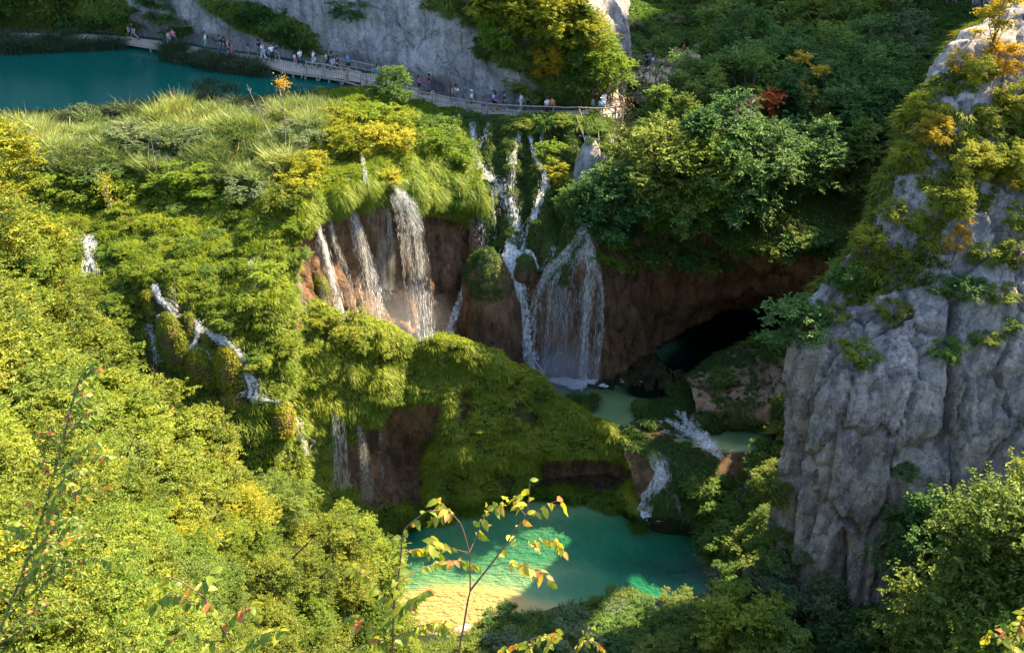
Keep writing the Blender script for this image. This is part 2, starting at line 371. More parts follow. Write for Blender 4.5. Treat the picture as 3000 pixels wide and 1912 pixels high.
rows = [
 [(452, 112, 84), (472, 114, 84.5), (492, 114, 85), (520, 114, 86), (560, 115, 86), (598, 116, 85), (640, 140, 82), (680, 160, 80), (715, 165, 80), (770, 180, 80), (840, 190, 80), (910, 200, 80)],
 [(455, 128, 82), (474, 124, 82.5), (493, 123, 83), (520, 128, 82.5), (560, 128, 82.5), (600, 134, 81), (632, 182, 76), (668, 200, 74), (712, 203, 74), (768, 215, 73.5), (836, 240, 73), (900, 255, 73)],
 [(462, 165, 79), (480, 165, 79), (500, 165, 79), (528, 168, 78.7), (565, 172, 78), (596, 178, 77.5), (634, 212, 74), (670, 225, 73), (713, 228, 73), (768, 238, 73), (836, 262, 72.5), (900, 280, 72.5)],
 [(470, 205, 76), (488, 205, 76), (508, 208, 76), (535, 210, 75), (568, 212, 74), (597, 214, 73.5), (636, 245, 73), (672, 250, 73.6), (714, 252, 73.8), (768, 262, 74), (836, 285, 73), (900, 300, 72)],
 [(470, 245, 73.8), (492, 248, 73.4), (512, 248, 72.5), (538, 246, 72), (570, 240, 71), (598, 236, 71), (640, 280, 73.2), (675, 285, 74.5), (716, 290, 75.5), (768, 300, 76.5), (838, 320, 74), (900, 340, 72)],
 [(470, 295, 72.3), (495, 300, 72), (515, 300, 70.8), (542, 300, 70.8), (572, 300, 70.4), (602, 300, 70.4), (645, 325, 72.2), (680, 330, 74), (720, 335, 76.5), (770, 335, 77.5), (840, 345, 74), (900, 370, 71)],
 [(472, 372, 69.2), (500, 380, 69.6), (520, 382, 69.2), (545, 382, 69.2), (575, 382, 69.2), (608, 382, 69.2), (648, 370, 70.8), (684, 370, 71), (722, 362, 73), (772, 358, 74), (842, 365, 72), (900, 380, 70)]]
rows.append([PY(*c)+np.array([0, -.5, -3.]) for c in rows[-1]])
MOSSP = [(440, 120), (600, 118), (640, 160), (636, 215), (616, 250), (590, 236), (560, 290), (540, 250), (486, 248), (484, 222), (466, 205)]
def veg_f(G, N, U, V):
    px, py, _ = proj(G)
    a = np.where(V < 2.0, .7, -.5)
    return np.maximum(a, soft(px, py, MOSSP)*1.0-.35+.25*fbm(G*[1, 1, .3], .8, 3, 4))
def post_f(G, N, U, V):
    h = fbm(G, .22, 3, 31)*.9+fbm(G*[1, 1, .3], .8, 5, 33, True)*.6+.3*fbm(G*[1, 1, .15], 1.8, 3, 37, True)-.45*cracks(G*[1, 1, .35], .4, .12, 4)+.2*fbm(G, 2.2, 3, 5)
    px, py, _ = proj(G)
    cav = np.exp(-((px-690)/38)**2-((py-345)/26)**2)*2.6+np.exp(-((px-765)/42)**2-((py-335)/28)**2)*3.6+np.exp(-((px-640)/7)**2-((py-352)/14)**2)*1.5
    rib = smooth(px, 478, 490)*(1-smooth(px, 590, 610))*(1-smooth(py, 240, 260))*smooth(py, 125, 140)
    h = h*smooth(V, .8, 1.6)-cav+rib*.55*np.sin(px*.21+fbm(G, .3, 2, 8)*2.5)
    return G+N*h[..., None]
loft('cliff_falls', rows, .32, TUFA, veg=veg_f, post=post_f, **ST)

# cascade bank between the two pools
rows = [[PZ(x, 405, -19.6) for x in (618, 655, 690, 730, 775, 820)],
 [PZ(618, 436, -19.5), PZ(655, 436, -19.15), PZ(690, 436, -19.15), PZ(730, 448, -19.4), PZ(775, 452, -19), PZ(820, 452, -18)],
 [PZ(630, 468, -20.6), PZ(655, 462, -20.3), PZ(690, 466, -20.2), PZ(730, 472, -20.3), PZ(775, 470, -20.3), PZ(820, 470, -19)],
 [PZ(636, 492, -22.2), PZ(657, 490, -21.8), PZ(690, 494, -21.8), PZ(728, 498, -21.9), PZ(772, 500, -22), PZ(818, 500, -21)],
 [PZ(642, 514, -23.7), PZ(660, 517, -23.7), PZ(692, 521, -23.7), PZ(728, 528, -23.7), PZ(770, 536, -23.5), PZ(815, 540, -22.5)],
 [PZ(642, 530, -26), PZ(660, 535, -26), PZ(692, 540, -26), PZ(728, 548, -26), PZ(770, 560, -26), PZ(815, 565, -25)]]
loft('riverbank_cascade', rows, .28, TUFA, disp=((.35, .6, 4, False, 41),), veg=lambda G, N, U, V: .35+.3*fbm(G, .6, 3, 2), **ST)
# bank mound on the right of the middle pool
rows = [
 [(686, 380, 69), (712, 362, 70), (742, 352, 71), (785, 340, 71), (825, 330, 71)],
 [(690, 384, 66.2), (716, 366, 67.3), (750, 355, 68.2), (790, 345, 68), (828, 340, 67)],
 [(693, 396, 64), (726, 388, 65), (760, 383, 65.2), (795, 378, 64), (830, 372, 62)],
 [(695, 406, 62.8), (730, 410, 62.7), (765, 410, 62.2), (797, 408, 61), (830, 400, 59)],
 [(697, 425, 62.6), (732, 430, 63), (765, 435, 62.6), (797, 440, 61.2), (830, 440, 59)],
 [(700, 444, 61.7), (735, 453, 61.8), (770, 460, 61.5), (800, 466, 60), (832, 470, 58)]]
rows.append([PY(*c)+np.array([0, -.3, -2.]) for c in rows[-1]])
TAN = rock_mat('tufa_bare', (.4, .28, .19), (.2, .12, .075), (.08, .05, .035), (.46, .22, .11), (.06, .075, .02), .25, 1.6, .85, .7)
loft('riverbank_mound', rows, .22, TAN, disp=((.7, .4, 3, False, 51), (.45, 1.1, 4, True, 52)), veg=lambda G, N, U, V: np.where(V > 3, .25, -.05)+.35*fbm(G, .7, 3, 7), **ST)
# slope under the pillar, left side
rows = [
 [(715, 462, 60), (752, 462, 59.5), (788, 460, 58), (830, 460, 56)],
 [(704, 508, 57.4), (740, 505, 56.8), (775, 505, 55.8), (815, 505, 53.5)],
 [(696, 545, 54.2), (733, 547, 53.2), (768, 545, 52.4), (805, 545, 50.5)],
 [(708, 583, 51.2), (735, 592, 49.3), (765, 598, 48.2), (800, 603, 47)],
 [(712, 610, 50.5), (738, 622, 48.3), (770, 630, 46), (805, 640, 44.5)]]
loft('riverbank_slope', rows, .35, SOIL, disp=((.4, .5, 4, False, 61),), veg=lambda G, N, U, V: .5+0*U, **ST)
# near shore
CXS = [330, 400, 470, 540, 620, 690, 760, 850, 950, 1060]
WY = [655, 646, 636, 616, 613, 606, 600, 606, 612, 620]
rows = [[PZ(x, y-12, -25) for x, y in zip(CXS, WY)], [PZ(x, y, -23.45) for x, y in zip(CXS, WY)],
        [PZ(x, y+26, -22.7) for x, y in zip(CXS, WY)], [PZ(x, 760, -20.5) for x in CXS], [PZ(x, 900, -14) for x in CXS], [PZ(x, 1150, -8) for x in CXS]]
loft('riverbank_near', rows, .45, SOIL, disp=((.3, .5, 3, False, 71),), veg=lambda G, N, U, V: .6+0*U, **ST)

# right mountain with its vertical face
rows = [
 [PY(800, 318, 54.5)+np.array([3, 5, -9.]), PY(835, 272, 56)+np.array([2, 7, -10.]), PY(872, 226, 58)+np.array([2, 8, -11.]), PY(905, 160, 61)+np.array([2, 9, -13.]), PY(932, 95, 64)+np.array([2, 10, -15.]), PY(965, 40, 67)+np.array([2, 12, -16.]), PY(1040, -20, 70)+np.array([2, 14, -16.]), PY(1130, -100, 72)+np.array([2, 14, -16.]), PY(1300, -250, 72)+np.array([2, 14, -16.])],
 [(800, 318, 54.5), (835, 272, 56), (872, 226, 58), (905, 160, 61), (932, 95, 64), (965, 40, 67), (1040, -20, 70), (1130, -100, 72), (1300, -250, 72)],
 [(797, 333, 53.6), (836, 312, 53.6), (880, 275, 54.5), (925, 225, 56), (965, 190, 57.5), (1010, 150, 60), (1080, 100, 62), (1150, 40, 64), (1300, -60, 66)],
 [(790, 348, 53), (830, 342, 51.8), (872, 325, 51.6), (915, 310, 51.5), (955, 300, 51.8), (1000, 285, 52.5), (1070, 260, 53), (1150, 240, 54), (1300, 200, 55)],
 [(784, 385, 52.6), (827, 380, 50.2), (868, 375, 49.3), (908, 368, 49), (952, 368, 49.6), (995, 360, 50), (1065, 350, 50), (1150, 340, 50), (1300, 330, 50)],
 [(781, 435, 52.1), (824, 440, 49), (864, 440, 47.8), (904, 436, 47.4), (948, 436, 48.4), (990, 436, 48), (1060, 430, 48), (1150, 420, 47), (1300, 420, 46)],
 [(774, 505, 51.3), (812, 520, 48), (852, 530, 46.7), (890, 532, 46.2), (926, 532, 46.8), (975, 530, 46.6), (1060, 530, 46), (1150, 530, 45), (1300, 530, 44)],
 [(762, 570, 50.3), (795, 598, 47.3), (832, 612, 45.7), (866, 620, 44.8), (900, 622, 45), (960, 625, 45), (1060, 625, 44), (1150, 630, 43), (1300, 640, 42)],
 [(758, 620, 49.3), (792, 650, 46.6), (832, 665, 45), (866, 672, 44), (900, 672, 44), (960, 672, 44), (1060, 672, 43), (1150, 680, 42), (1300, 690, 41)]]
def veg_p(G, N, U, V):
    px, py, _ = proj(G)
    t = 1-smooth(V, 2.2, 3.3)
    return t*(.42+.75*fbm(G, .35, 4, 83))-.12+.22*fbm(G, .5, 3, 84)*(1-smooth(V, 3.5, 5))
def post_p(G, N, U, V):
    px, py, _ = proj(G)
    face = smooth(V, 2.0, 3.0)
    h = fbm(G, .13, 3, 85)*1.0+fbm(G*[1, 1, .3], .4, 3, 86, True)*.5*(.45+.55*face)+fbm(G*[1, 1, .6], 1.4, 5, 87, True, .65)*.28
    h = h+np.where(V < 2.6, .5*np.abs(fbm(G, .9, 4, 88, True)), 0)
    q = cracks(G*[1, 1, .28], .3, .035, 5)*.6+cracks(G*[1, 1, .5], .9, .05, 6)*.15; h = h-q*(.5+.5*face)+.9*(_h(*[np.floor(cc).astype(np.int64) for cc in np.moveaxis((G*[1, 1, .35]+.8*fbm(G, .5, 3, 79)[..., None])*.28, -1, 0)], 5)-.5)*.35
    cx_ = 955-(py-290)*.06
    h = h-1.9*np.exp(-((px-cx_)/3.6)**2)*smooth(py, 275, 310)*(1-smooth(py, 420, 470))
    h = h-.9*np.exp(-((px-(812-(py-350)*.12))/4.5)**2)*smooth(py, 345, 380)*(1-smooth(py, 560, 600))-1.3*np.exp(-((px-843)/2.2)**2)*smooth(py, 528, 545)*(1-smooth(py, 598, 610))
    ov = np.exp(-((px-925)/34)**2-((py-(452-(px-925)*.5))/14)**2); h = h-.9*ov
    return G+N*h[..., None]
loft('cliff_pillar', rows, .24, LIMEB, veg=veg_p, post=post_p, **ST)

# grey cliff behind the boardwalk, its nose turning away on the right
bx = [PZ(-260, 30, 0), PZ(-120, 31, 0), PZ(-20, 31, 0), PZ(60, 31, 0), PZ(100, 32, 0), PZ(140, 36, 0), PZ(175, 40, 0), PZ(215, 48, 0), PZ(260, 53, 0), PZ(305, 61, 0), PZ(350, 67.5, 0), PZ(391, 77, -.4), PZ(433, 91, -1.2), PZ(487, 104, -1.8), PZ(553, 107.5, -1.8), PZ(594, 106, -1.8), PZ(607, 92, -1.8), np.array([13, 108, -3.]), np.array([13, 128, -5.]), np.array([5, 160, -6.])]
into = [(0, 1)]*10+[(-.1, 1), (-.15, 1), (-.3, 1), (-.4, .95), (-.6, .8), (-.8, .6), (-1, .2), (-1, 0), (-1, 0), (-1, 0)]
lean = [.8]*10+[.8, .8, .8, 1.0, 1.3, 2.0, 2.4, 2.6, 3, 3]
hts = [(-4, -.2), (0, 0), (2.5, .4), (5, .9), (8, 2.0), (13, 3.6), (20, 6.5), (28, 9.5), (31, 18), (33, 50)]
rows = []
for h_, s_ in reversed(hts):
    rows.append([np.array([b_[0]+i_[0]*s_*l_, b_[1]+i_[1]*s_*l_, b_[2]+h_]) for b_, i_, l_ in zip(bx, into, lean)])
def veg_b(G, N, U, V):
    px, py, _ = proj(G)
    g = soft(px, py, [(400, -5), (560, -5), (620, 60), (620, 108), (560, 104), (520, 70), (470, 60), (455, 20)], 6)*.6
    g2 = soft(px, py, [(-50, -20), (110, -20), (140, 30), (-50, 40)], 6)*.7
    g3 = soft(px, py, [(190, -5), (262, 5), (305, 25), (325, 55), (295, 52), (262, 38), (222, 22)], 3)*.7
    return np.maximum(np.maximum(g, g2), g3)-.15+.45*fbm(G, .3, 4, 93)
def post_b(G, N, U, V):
    h = fbm(G, .09, 3, 95)*1.7+fbm(G*[1, 1, .35], .28, 5, 96, True)*1.0+fbm(G, 1.2, 4, 97)*.3-cracks(G*[1, 1, .5], .2, .04, 7)*.5-cracks(G*[1, 1, .6], .55, .05, 8)*.25
    px, py, _ = proj(G)
    h = h-1.2*np.exp(-((px-(465+(py)*.42))/5)**2)*(py > 5)
    return G+N*(h*(1-smooth(V, 7.2, 8)))[..., None]
loft('cliff_back', rows, .4, LIME, veg=veg_b, post=post_b, **ST)

# left slope the camera looks over
rows = [
 [PY(-300, 160, 48), PY(-40, 185, 46), (0, 225, 45.5), (50, 305, 44.5), (100, 362, 43.5), (170, 425, 42.5), (240, 478, 42.2), (300, 528, 41.5), (352, 565, 41), (395, 620, 42), (432, 690, 42)],
 [PY(-300, 250, 38), PY(-80, 280, 37), (0, 310, 37), (60, 370, 37), (120, 425, 37), (185, 482, 37), (250, 540, 37), (312, 590, 37), (355, 630, 37.5), (385, 680, 39), (410, 740, 40)],
 [PY(-400, 380, 28), PY(-100, 380, 28), (0, 400, 28), (60, 450, 29), (120, 505, 30), (190, 560, 31), (255, 610, 32), (310, 660, 33), (345, 710, 34), (370, 760, 36), (390, 820, 37)],
 [PY(-500, 560, 17), PY(-200, 560, 17), (0, 560, 18), (70, 600, 19), (140, 640, 20), (210, 690, 22), (270, 740, 23), (320, 790, 25), (350, 840, 26), (370, 880, 28), (390, 940, 30)],
 [PY(-700, 800, 8), PY(-300, 800, 9), (0, 800, 10), (100, 840, 10), (200, 880, 10), (300, 940, 11), (340, 1000, 13), (370, 1080, 14), (400, 1150, 15), (430, 1200, 16), (450, 1300, 18)],
 [np.array([x, -4., z]) for x, z in ((-60, 28), (-30, 28), (-20, 27), (-12, 26), (-8, 25), (-4, 24), (0, 22), (4, 18), (8, 14), (12, 8), (16, 0))],
 [np.array([x, -40., z]) for x, z in ((-80, 31), (-50, 31), (-40, 31), (-30, 30), (-20, 30), (-10, 30), (0, 30), (14, 30), (30, 30), (45, 30), (60, 28))]]
loft('hillside_near', rows, .7, SOIL, disp=((.4, .3, 3, False, 101),), veg=lambda G, N, U, V: .55+0*U, **ST)

# valley floor and an unseen hillside on the right, added to shade the forest
xs = np.linspace(-4, 190, 120); ys = np.linspace(76, 330, 134)
X, Y = np.meshgrid(xs, ys)
z = -4.6-.085*(Y-82)*(1-smooth(Y, 150, 260))
S = .53*Y+6; cr = np.interp(Y, [80, 95, 108, 118, 123, 129, 132, 140, 146, 153, 161, 175], [28, 40, 54, 68, 76, 87, 92, 100, 104, 104, 117, 128])
z = z+(cr+6)*smooth(X, S, S+20)+6*smooth(X, S+20, S+100)
z = np.maximum(z, -12+60*smooth(Y-.3*(60-X), 160, 185))
z = z+(5*smooth(22-X, 0, 16))*smooth(Y, 96, 112)-1.5*smooth(X, 30, 44)*(1-smooth(Y, 80, 100))
z = z-2.4*smooth(X, 14, 26)*(1-smooth(Y, 77, 90))-9*(1-smooth(X, 12, 16))*(1-smooth(Y, 84, 88))
FG = np.stack([X, Y, z], -1); FG[..., 2] += fbm(FG*[1, 1, 0], .12, 3, 111)*.9*smooth(Y, 82, 92)
nv, nu = X.shape; i = np.arange(nv-1)[:, None]*nu; j = np.arange(nu-1)[None]
Q = np.stack([i+j, i+j+1, i+nu+j+1, i+nu+j], -1).reshape(-1, 4)
link('valley_floor', mesh_np('valley_floor', FG, Q, vattr={'veg': np.full(X.shape, .7)}), SOIL, **ST)
LOFTS['valley_floor'] = dict(G=FG, N=gnormals(FG)*np.sign(gnormals(FG)[..., 2:3]), U=X, V=Y)
HIT_V.append(FG.reshape(-1, 3)); HIT_F.append(Q+_nh); _nh += nv*nu
# base ground to the horizon
V_, Q_ = [], []
gx = np.array([-1500, -400, -120, -60, 0, 60, 120, 400, 1500.]); gy = np.array([-1500, -300, -45, 0, 60, 120, 200, 500, 1800.])
X, Y = np.meshgrid(gx, gy); Z = np.full(X.shape, -27.0); far = (np.abs(X) > 110) | (Y > 250) | (Y < -40); Z[far] = 24
nv, nu = X.shape; i = np.arange(nv-1)[:, None]*nu; j = np.arange(nu-1)[None]
link('ground', mesh_np('ground', np.stack([X, Y, Z], -1), np.stack([i+j, i+j+1, i+nu+j+1, i+nu+j], -1).reshape(-1, 4), vattr={'veg': np.full(X.shape, .7)}), SOIL, **ST)
build_bvh()

# ------------------------------------------------------------------ water
def water_mat(name, col, rough, wave, bump, rip=(1, 1, 1), ior=1.33):
    m, N, L = mat(name); p = N.new('ShaderNodeBsdfPrincipled'); tc = N.new('ShaderNodeTexCoord')
    n = noise(N, L, wave, 4, .55, tc.outputs['Object'], rip); n2 = noise(N, L, .05, 3, .5, tc.outputs['Object'])
    c = mixc(N, L, n2.outputs[0], tuple(x*.7 for x in col), tuple(x*1.3 for x in col))
    L.new(c, p.inputs['Base Color']); p.inputs['Roughness'].default_value = rough; p.inputs['IOR'].default_value = ior
    b = N.new('ShaderNodeBump'); b.inputs['Strength'].default_value = bump; b.inputs['Distance'].default_value = .1
    L.new(n.outputs[0], b.inputs['Height']); L.new(b.outputs[0], p.inputs['Normal'])
    o = N.new('ShaderNodeOutputMaterial'); L.new(p.outputs[0], o.inputs[0]); return m
def clear_water(name, tint, wave=1.5, bump=.25, rip=(1, 1, 1)):
    m, N, L = mat(name); tc = N.new('ShaderNodeTexCoord'); n = noise(N, L, wave, 4, .6, tc.outputs['Object'], rip)
    b = N.new('ShaderNodeBump'); b.inputs['Strength'].default_value = bump; b.inputs['Distance'].default_value = .12; L.new(n.outputs[0], b.inputs['Height'])
    f = N.new('ShaderNodeFresnel'); f.inputs[0].default_value = 1.33; L.new(b.outputs[0], f.inputs['Normal'])
    t = N.new('ShaderNodeBsdfTransparent'); t.inputs[0].default_value = (*tint, 1)
    g = N.new('ShaderNodeBsdfGlossy'); g.inputs['Roughness'].default_value = .06; L.new(b.outputs[0], g.inputs['Normal'])
    mx = N.new('ShaderNodeMixShader'); L.new(f.outputs[0], mx.inputs[0]); L.new(t.outputs[0], mx.inputs[1]); L.new(g.outputs[0], mx.inputs[2])
    o = N.new('ShaderNodeOutputMaterial'); L.new(mx.outputs[0], o.inputs[0]); return m
def sheet(name, pts, mat_, z=None, **props):
    V = np.array(pts, float)
    if z is not None: V[:, 2] = z
    me = bpy.data.meshes.new(name); me.from_pydata(V.tolist(), [], [list(range(len(V)))]); me.update()
    if me.polygons[0].normal.z < 0: me.flip_normals()
    return link(name, me, mat_, **props)
sheet('lake_upper', [PZ(-700, 50, 0), PZ(-260, 26, 0), PZ(0, 26, 0), PZ(150, 30, 0), PZ(260, 48, 0), PZ(350, 62, 0), PZ(392, 76, 0), PZ(385, 92, 0), PZ(360, 90, 0), PZ(310, 95, 0), PZ(240, 105, 0), PZ(130, 107, 0), PZ(60, 114, 0), PZ(0, 116, 0), PZ(-90, 117, 0), PZ(-900, 150, 0)],
      water_mat('lake_water', (.004, .095, .07), .05, 2.2, .12, (1, 2.5, 1)), 0, **ST)
# lower pool: modelled bed (bright sand shelf, deep emerald hole) under clear water
def bed(name, x0, x1, y0, y1, n, zf, cf, material):
    xs = np.linspace(x0, x1, n); ys = np.linspace(y0, y1, n); X, Y = np.meshgrid(xs, ys)
    Z = zf(X, Y); G = np.stack([X, Y, Z], -1); nv, nu = X.shape; i = np.arange(nv-1)[:, None]*nu; j = np.arange(nu-1)[None]
    Q = np.stack([i+j, i+j+1, i+nu+j+1, i+nu+j], -1).reshape(-1, 4)
    return link(name, mesh_np(name, G, Q, vattr={'deep': cf(G)}), material, **ST)
def bed_mat(name, stops):
    m, N, L = mat(name); at = N.new('ShaderNodeAttribute'); at.attribute_name = 'deep'; tc = N.new('ShaderNodeTexCoord')
    n = noise(N, L, 1.3, 6, .7, tc.outputs['Object']); mm = N.new('ShaderNodeMath'); mm.operation = 'MULTIPLY_ADD'; mm.inputs[1].default_value = .22
    L.new(n.outputs[0], mm.inputs[0]); L.new(at.outputs['Fac'], mm.inputs[2])
    s = N.new('ShaderNodeMath'); s.operation = 'SUBTRACT'; s.inputs[1].default_value = .11; L.new(mm.outputs[0], s.inputs[0])
    r = ramp(N, stops); L.new(s.outputs[0], r.inputs[0]); n2 = noise(N, L, 7, 5, .75, tc.outputs['Object'])
    r2 = ramp(N, [(.3, (.82, .82, .82)), (.7, (1.1, 1.1, 1.1))]); L.new(n2.outputs[0], r2.inputs[0])
    p = N.new('ShaderNodeBsdfDiffuse'); L.new(mixc(N, L, .7, r.outputs[0], r2.outputs[0], 'MULTIPLY'), p.inputs[0])
    o = N.new('ShaderNodeOutputMaterial'); L.new(p.outputs[0], o.inputs[0]); return m
zl = -23.5
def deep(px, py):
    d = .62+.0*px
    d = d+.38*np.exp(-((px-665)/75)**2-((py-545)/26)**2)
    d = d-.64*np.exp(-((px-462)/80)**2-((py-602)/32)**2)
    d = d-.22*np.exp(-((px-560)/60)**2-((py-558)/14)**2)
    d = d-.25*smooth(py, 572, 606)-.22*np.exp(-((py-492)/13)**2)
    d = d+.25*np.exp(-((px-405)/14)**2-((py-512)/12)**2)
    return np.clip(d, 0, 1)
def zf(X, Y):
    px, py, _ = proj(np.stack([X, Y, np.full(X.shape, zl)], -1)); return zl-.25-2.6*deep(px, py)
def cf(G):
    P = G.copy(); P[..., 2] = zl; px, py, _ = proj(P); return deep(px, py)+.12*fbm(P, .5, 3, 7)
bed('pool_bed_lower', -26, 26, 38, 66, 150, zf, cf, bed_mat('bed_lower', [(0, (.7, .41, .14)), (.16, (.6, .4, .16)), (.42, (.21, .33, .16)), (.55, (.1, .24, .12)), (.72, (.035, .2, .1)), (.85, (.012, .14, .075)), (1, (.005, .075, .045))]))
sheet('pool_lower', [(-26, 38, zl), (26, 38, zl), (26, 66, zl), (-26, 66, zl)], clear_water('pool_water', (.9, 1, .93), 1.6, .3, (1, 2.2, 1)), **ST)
def zf2(X, Y):
    P = np.stack([X, Y, np.full(X.shape, -19.)], -1); px, py, _ = proj(P)
    n = fbm(P, .35, 4, 12); d = np.exp(-((px-690)/80)**2-((py-375)/14)**2)
    ln = np.interp(px, [400, 520, 560, 603, 640, 655, 720, 775, 900], [360, 383, 404, 424, 434, 442, 450, 452, 452]); fr = smooth(py, ln-3, ln)
    return -19.15-.35*(n+.35)-2.5*d-9*fr
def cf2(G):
    P = G.copy(); P[..., 2] = -19; px, py, _ = proj(P); return np.clip(.28+1.0*np.exp(-((px-710)/85)**2-((py-372)/17)**2)+1.2*np.exp(-((px-745)/75)**2-((py-335)/28)**2)+.28*fbm(P, .4, 3, 17), 0, 1)  # second dark spot puts the cavern's shade into the bed colour
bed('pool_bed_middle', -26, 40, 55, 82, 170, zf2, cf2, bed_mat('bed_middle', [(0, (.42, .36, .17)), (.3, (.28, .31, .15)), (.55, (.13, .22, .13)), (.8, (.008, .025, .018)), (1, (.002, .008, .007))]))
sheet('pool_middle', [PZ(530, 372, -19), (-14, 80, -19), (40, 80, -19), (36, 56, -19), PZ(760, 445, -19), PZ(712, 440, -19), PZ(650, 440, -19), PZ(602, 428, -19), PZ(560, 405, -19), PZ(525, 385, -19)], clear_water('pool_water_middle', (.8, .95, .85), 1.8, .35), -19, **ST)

# ================================================================== FOLIAGE GENERATORS
RNG = np.random.default_rng(7)
def unit(a): return a/(np.linalg.norm(a, axis=-1)[..., None]+1e-9)
def leaves_mesh(C, D, Nn, L, W, tint):
    """one folded diamond leaf per centre: C root, D direction, Nn normal, L length, W width"""
    S = unit(np.cross(D, Nn)); Nn = unit(np.cross(S, D)); L = L[:, None]; W = W[:, None]
    tip = C+D*L-Nn*L*.12; a = C+D*L*.45+S*W*.5+Nn*W*.12; b = C+D*L*.45-S*W*.5+Nn*W*.12
    V = np.stack([C, a, tip, b], 1).reshape(-1, 3); n = len(C)
    return V, np.arange(n*4).reshape(n, 4), tint
def crown_mesh(name, R, H, zc, nclump, ntwig, nleaf, leaf, flat=.35, seed=0, shape='round', droop=.25, gap=.25):
    """leaf-sized faces on twigs, twigs in clumps through the crown volume; returns mesh and clump centres"""
    r = np.random.default_rng(seed)
    d = unit(r.normal(size=(nclump, 3))); rad = r.uniform(.35, 1, nclump)**.6
    c = d*rad[:, None]*np.array([R, R, H/2])
    if shape == 'cone':
        t = r.uniform(0, 1, nclump)**.8; an = r.uniform(0, 6.28, nclump); rr = R*(1-t*.85)*r.uniform(.45, 1, nclump)
        c = np.stack([rr*np.cos(an), rr*np.sin(an), (t-.5)*H], 1)
    c[:, 2] += zc; c[:, :2] += r.normal(0, R*.1, (nclump, 2))
    cs = r.uniform(.75, 1.35, nclump)*R*.34; ct = r.normal(0, .13, nclump)
    k = np.repeat(np.arange(nclump), ntwig); n = len(k)
    out = unit(c[k]-[0, 0, zc-H*.25]+r.normal(0, R*.35, (n, 3)))
    tw = unit(out*[1, 1, .55]+r.normal(0, .45, (n, 3))); base = c[k]+unit(r.normal(size=(n, 3)))*[1, 1, .5]*cs[k][:, None]*r.uniform(0, 1, n)[:, None]**.6
    tl = leaf*nleaf*.34*r.uniform(.7, 1.3, n)
    s = (np.arange(nleaf)+.5)/nleaf; K = np.repeat(np.arange(n), nleaf); s = np.tile(s, n); m = len(K)
    C = base[K]+tw[K]*(tl[K]*s)[:, None]; C[:, 2] -= droop*tl[K]*s*s
    side = np.where(np.arange(m) % 2 == 0, 1, -1)[:, None]
    Sd = unit(np.cross(tw[K], [0, 0, 1.])); up = unit(np.array([0, 0, 1.])+r.normal(0, flat, (m, 3)))
    D = unit(tw[K]*.6+side*Sd*.9+r.normal(0, .3, (m, 3))-[0, 0, .25])
    L = leaf*r.uniform(.7, 1.3, m); W = L*r.uniform(.5, .7, m)
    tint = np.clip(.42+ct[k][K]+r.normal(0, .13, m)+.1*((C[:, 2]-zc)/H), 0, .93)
    odd = r.uniform(0, 1, m) < .004+.05*(r.uniform(0, 1, nclump)[k][K] < .06); tint[odd] = 1
    V, Q, t = leaves_mesh(C, D, up, L, W, tint)
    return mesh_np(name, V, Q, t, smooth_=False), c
def trunk_mesh(name, H, r0, cl, seed=0, n=10, lean=.08, start=.15):
    r = np.random.default_rng(seed+500); t = np.linspace(0, 1, 8)
    dx = np.cumsum(r.normal(0, lean*H/8, (8, 2)), 0); P = np.column_stack([dx[:, 0], dx[:, 1], t*H*.86-.5])
    parts = [tube(P, np.linspace(r0, r0*.2, 8), 7)]
    for k in r.choice(len(cl), min(n, len(cl)), replace=False):
        e = cl[k]; h = np.clip((e[2]*r.uniform(.35, .7))/H, start, .8); b = np.array([np.interp(h, t, P[:, 0]), np.interp(h, t, P[:, 1]), np.interp(h, t, P[:, 2])])
        mid = (b+e)/2+np.array([0, 0, .08*H*r.uniform(-.3, 1)])+r.normal(0, .03*H, 3)
        q = np.array([b, (b+mid)/2+r.normal(0, .01*H, 3), mid, (mid+e)/2, e]); parts.append(tube(q, np.linspace(r0*.42, r0*.08, 5), 5))
    V, Q = joinm(parts); return mesh_np(name, V, Q)
def proto(kind, seed, H, R, leaf, nc, nt_, nl, shape='round', r0=None, zfrac=.6, hfrac=.8, **k):
    cm, cl = crown_mesh('crown', R, H*hfrac, H*zfrac, nc, nt_, nl, leaf, seed=seed, shape=shape, **k)
    tm = trunk_mesh('trunk', H, r0 or H*.018, cl, seed)
    return dict(c=cm, t=tm, H=H)
PR = {
 'forest': [proto('forest', s, 10, 3.6, .30, 44, 24, 8) for s in (1, 2, 3, 4)],
 'tall': [proto('tall', s, 12, 3.0, .30, 46, 24, 8, 'cone') for s in (11, 12)],
 'near': [proto('near', s, 5.5, 2.3, .125, 60, 44, 9, hfrac=.85) for s in (21, 22, 23)],
 'mid': [proto('mid', s, 5, 2.2, .17, 42, 30, 8, hfrac=.85) for s in (31, 32, 33)],
 'shrub': [proto('shrub', s, 2.2, 1.35, .13, 26, 24, 7, zfrac=.45, hfrac=.85, r0=.035) for s in (41, 42, 43)],
 'thin': [proto('thin', s, 5, 1.0, .2, 16, 14, 7, zfrac=.6, hfrac=.75, r0=.07) for s in (51, 52)],
 'hornbeam': [proto('hornbeam', s, 9, 3.6, .16, 90, 50, 10, 'cone', flat=.2, droop=.12, zfrac=.52, hfrac=.95) for s in (61, 62)],
}
TREES = []
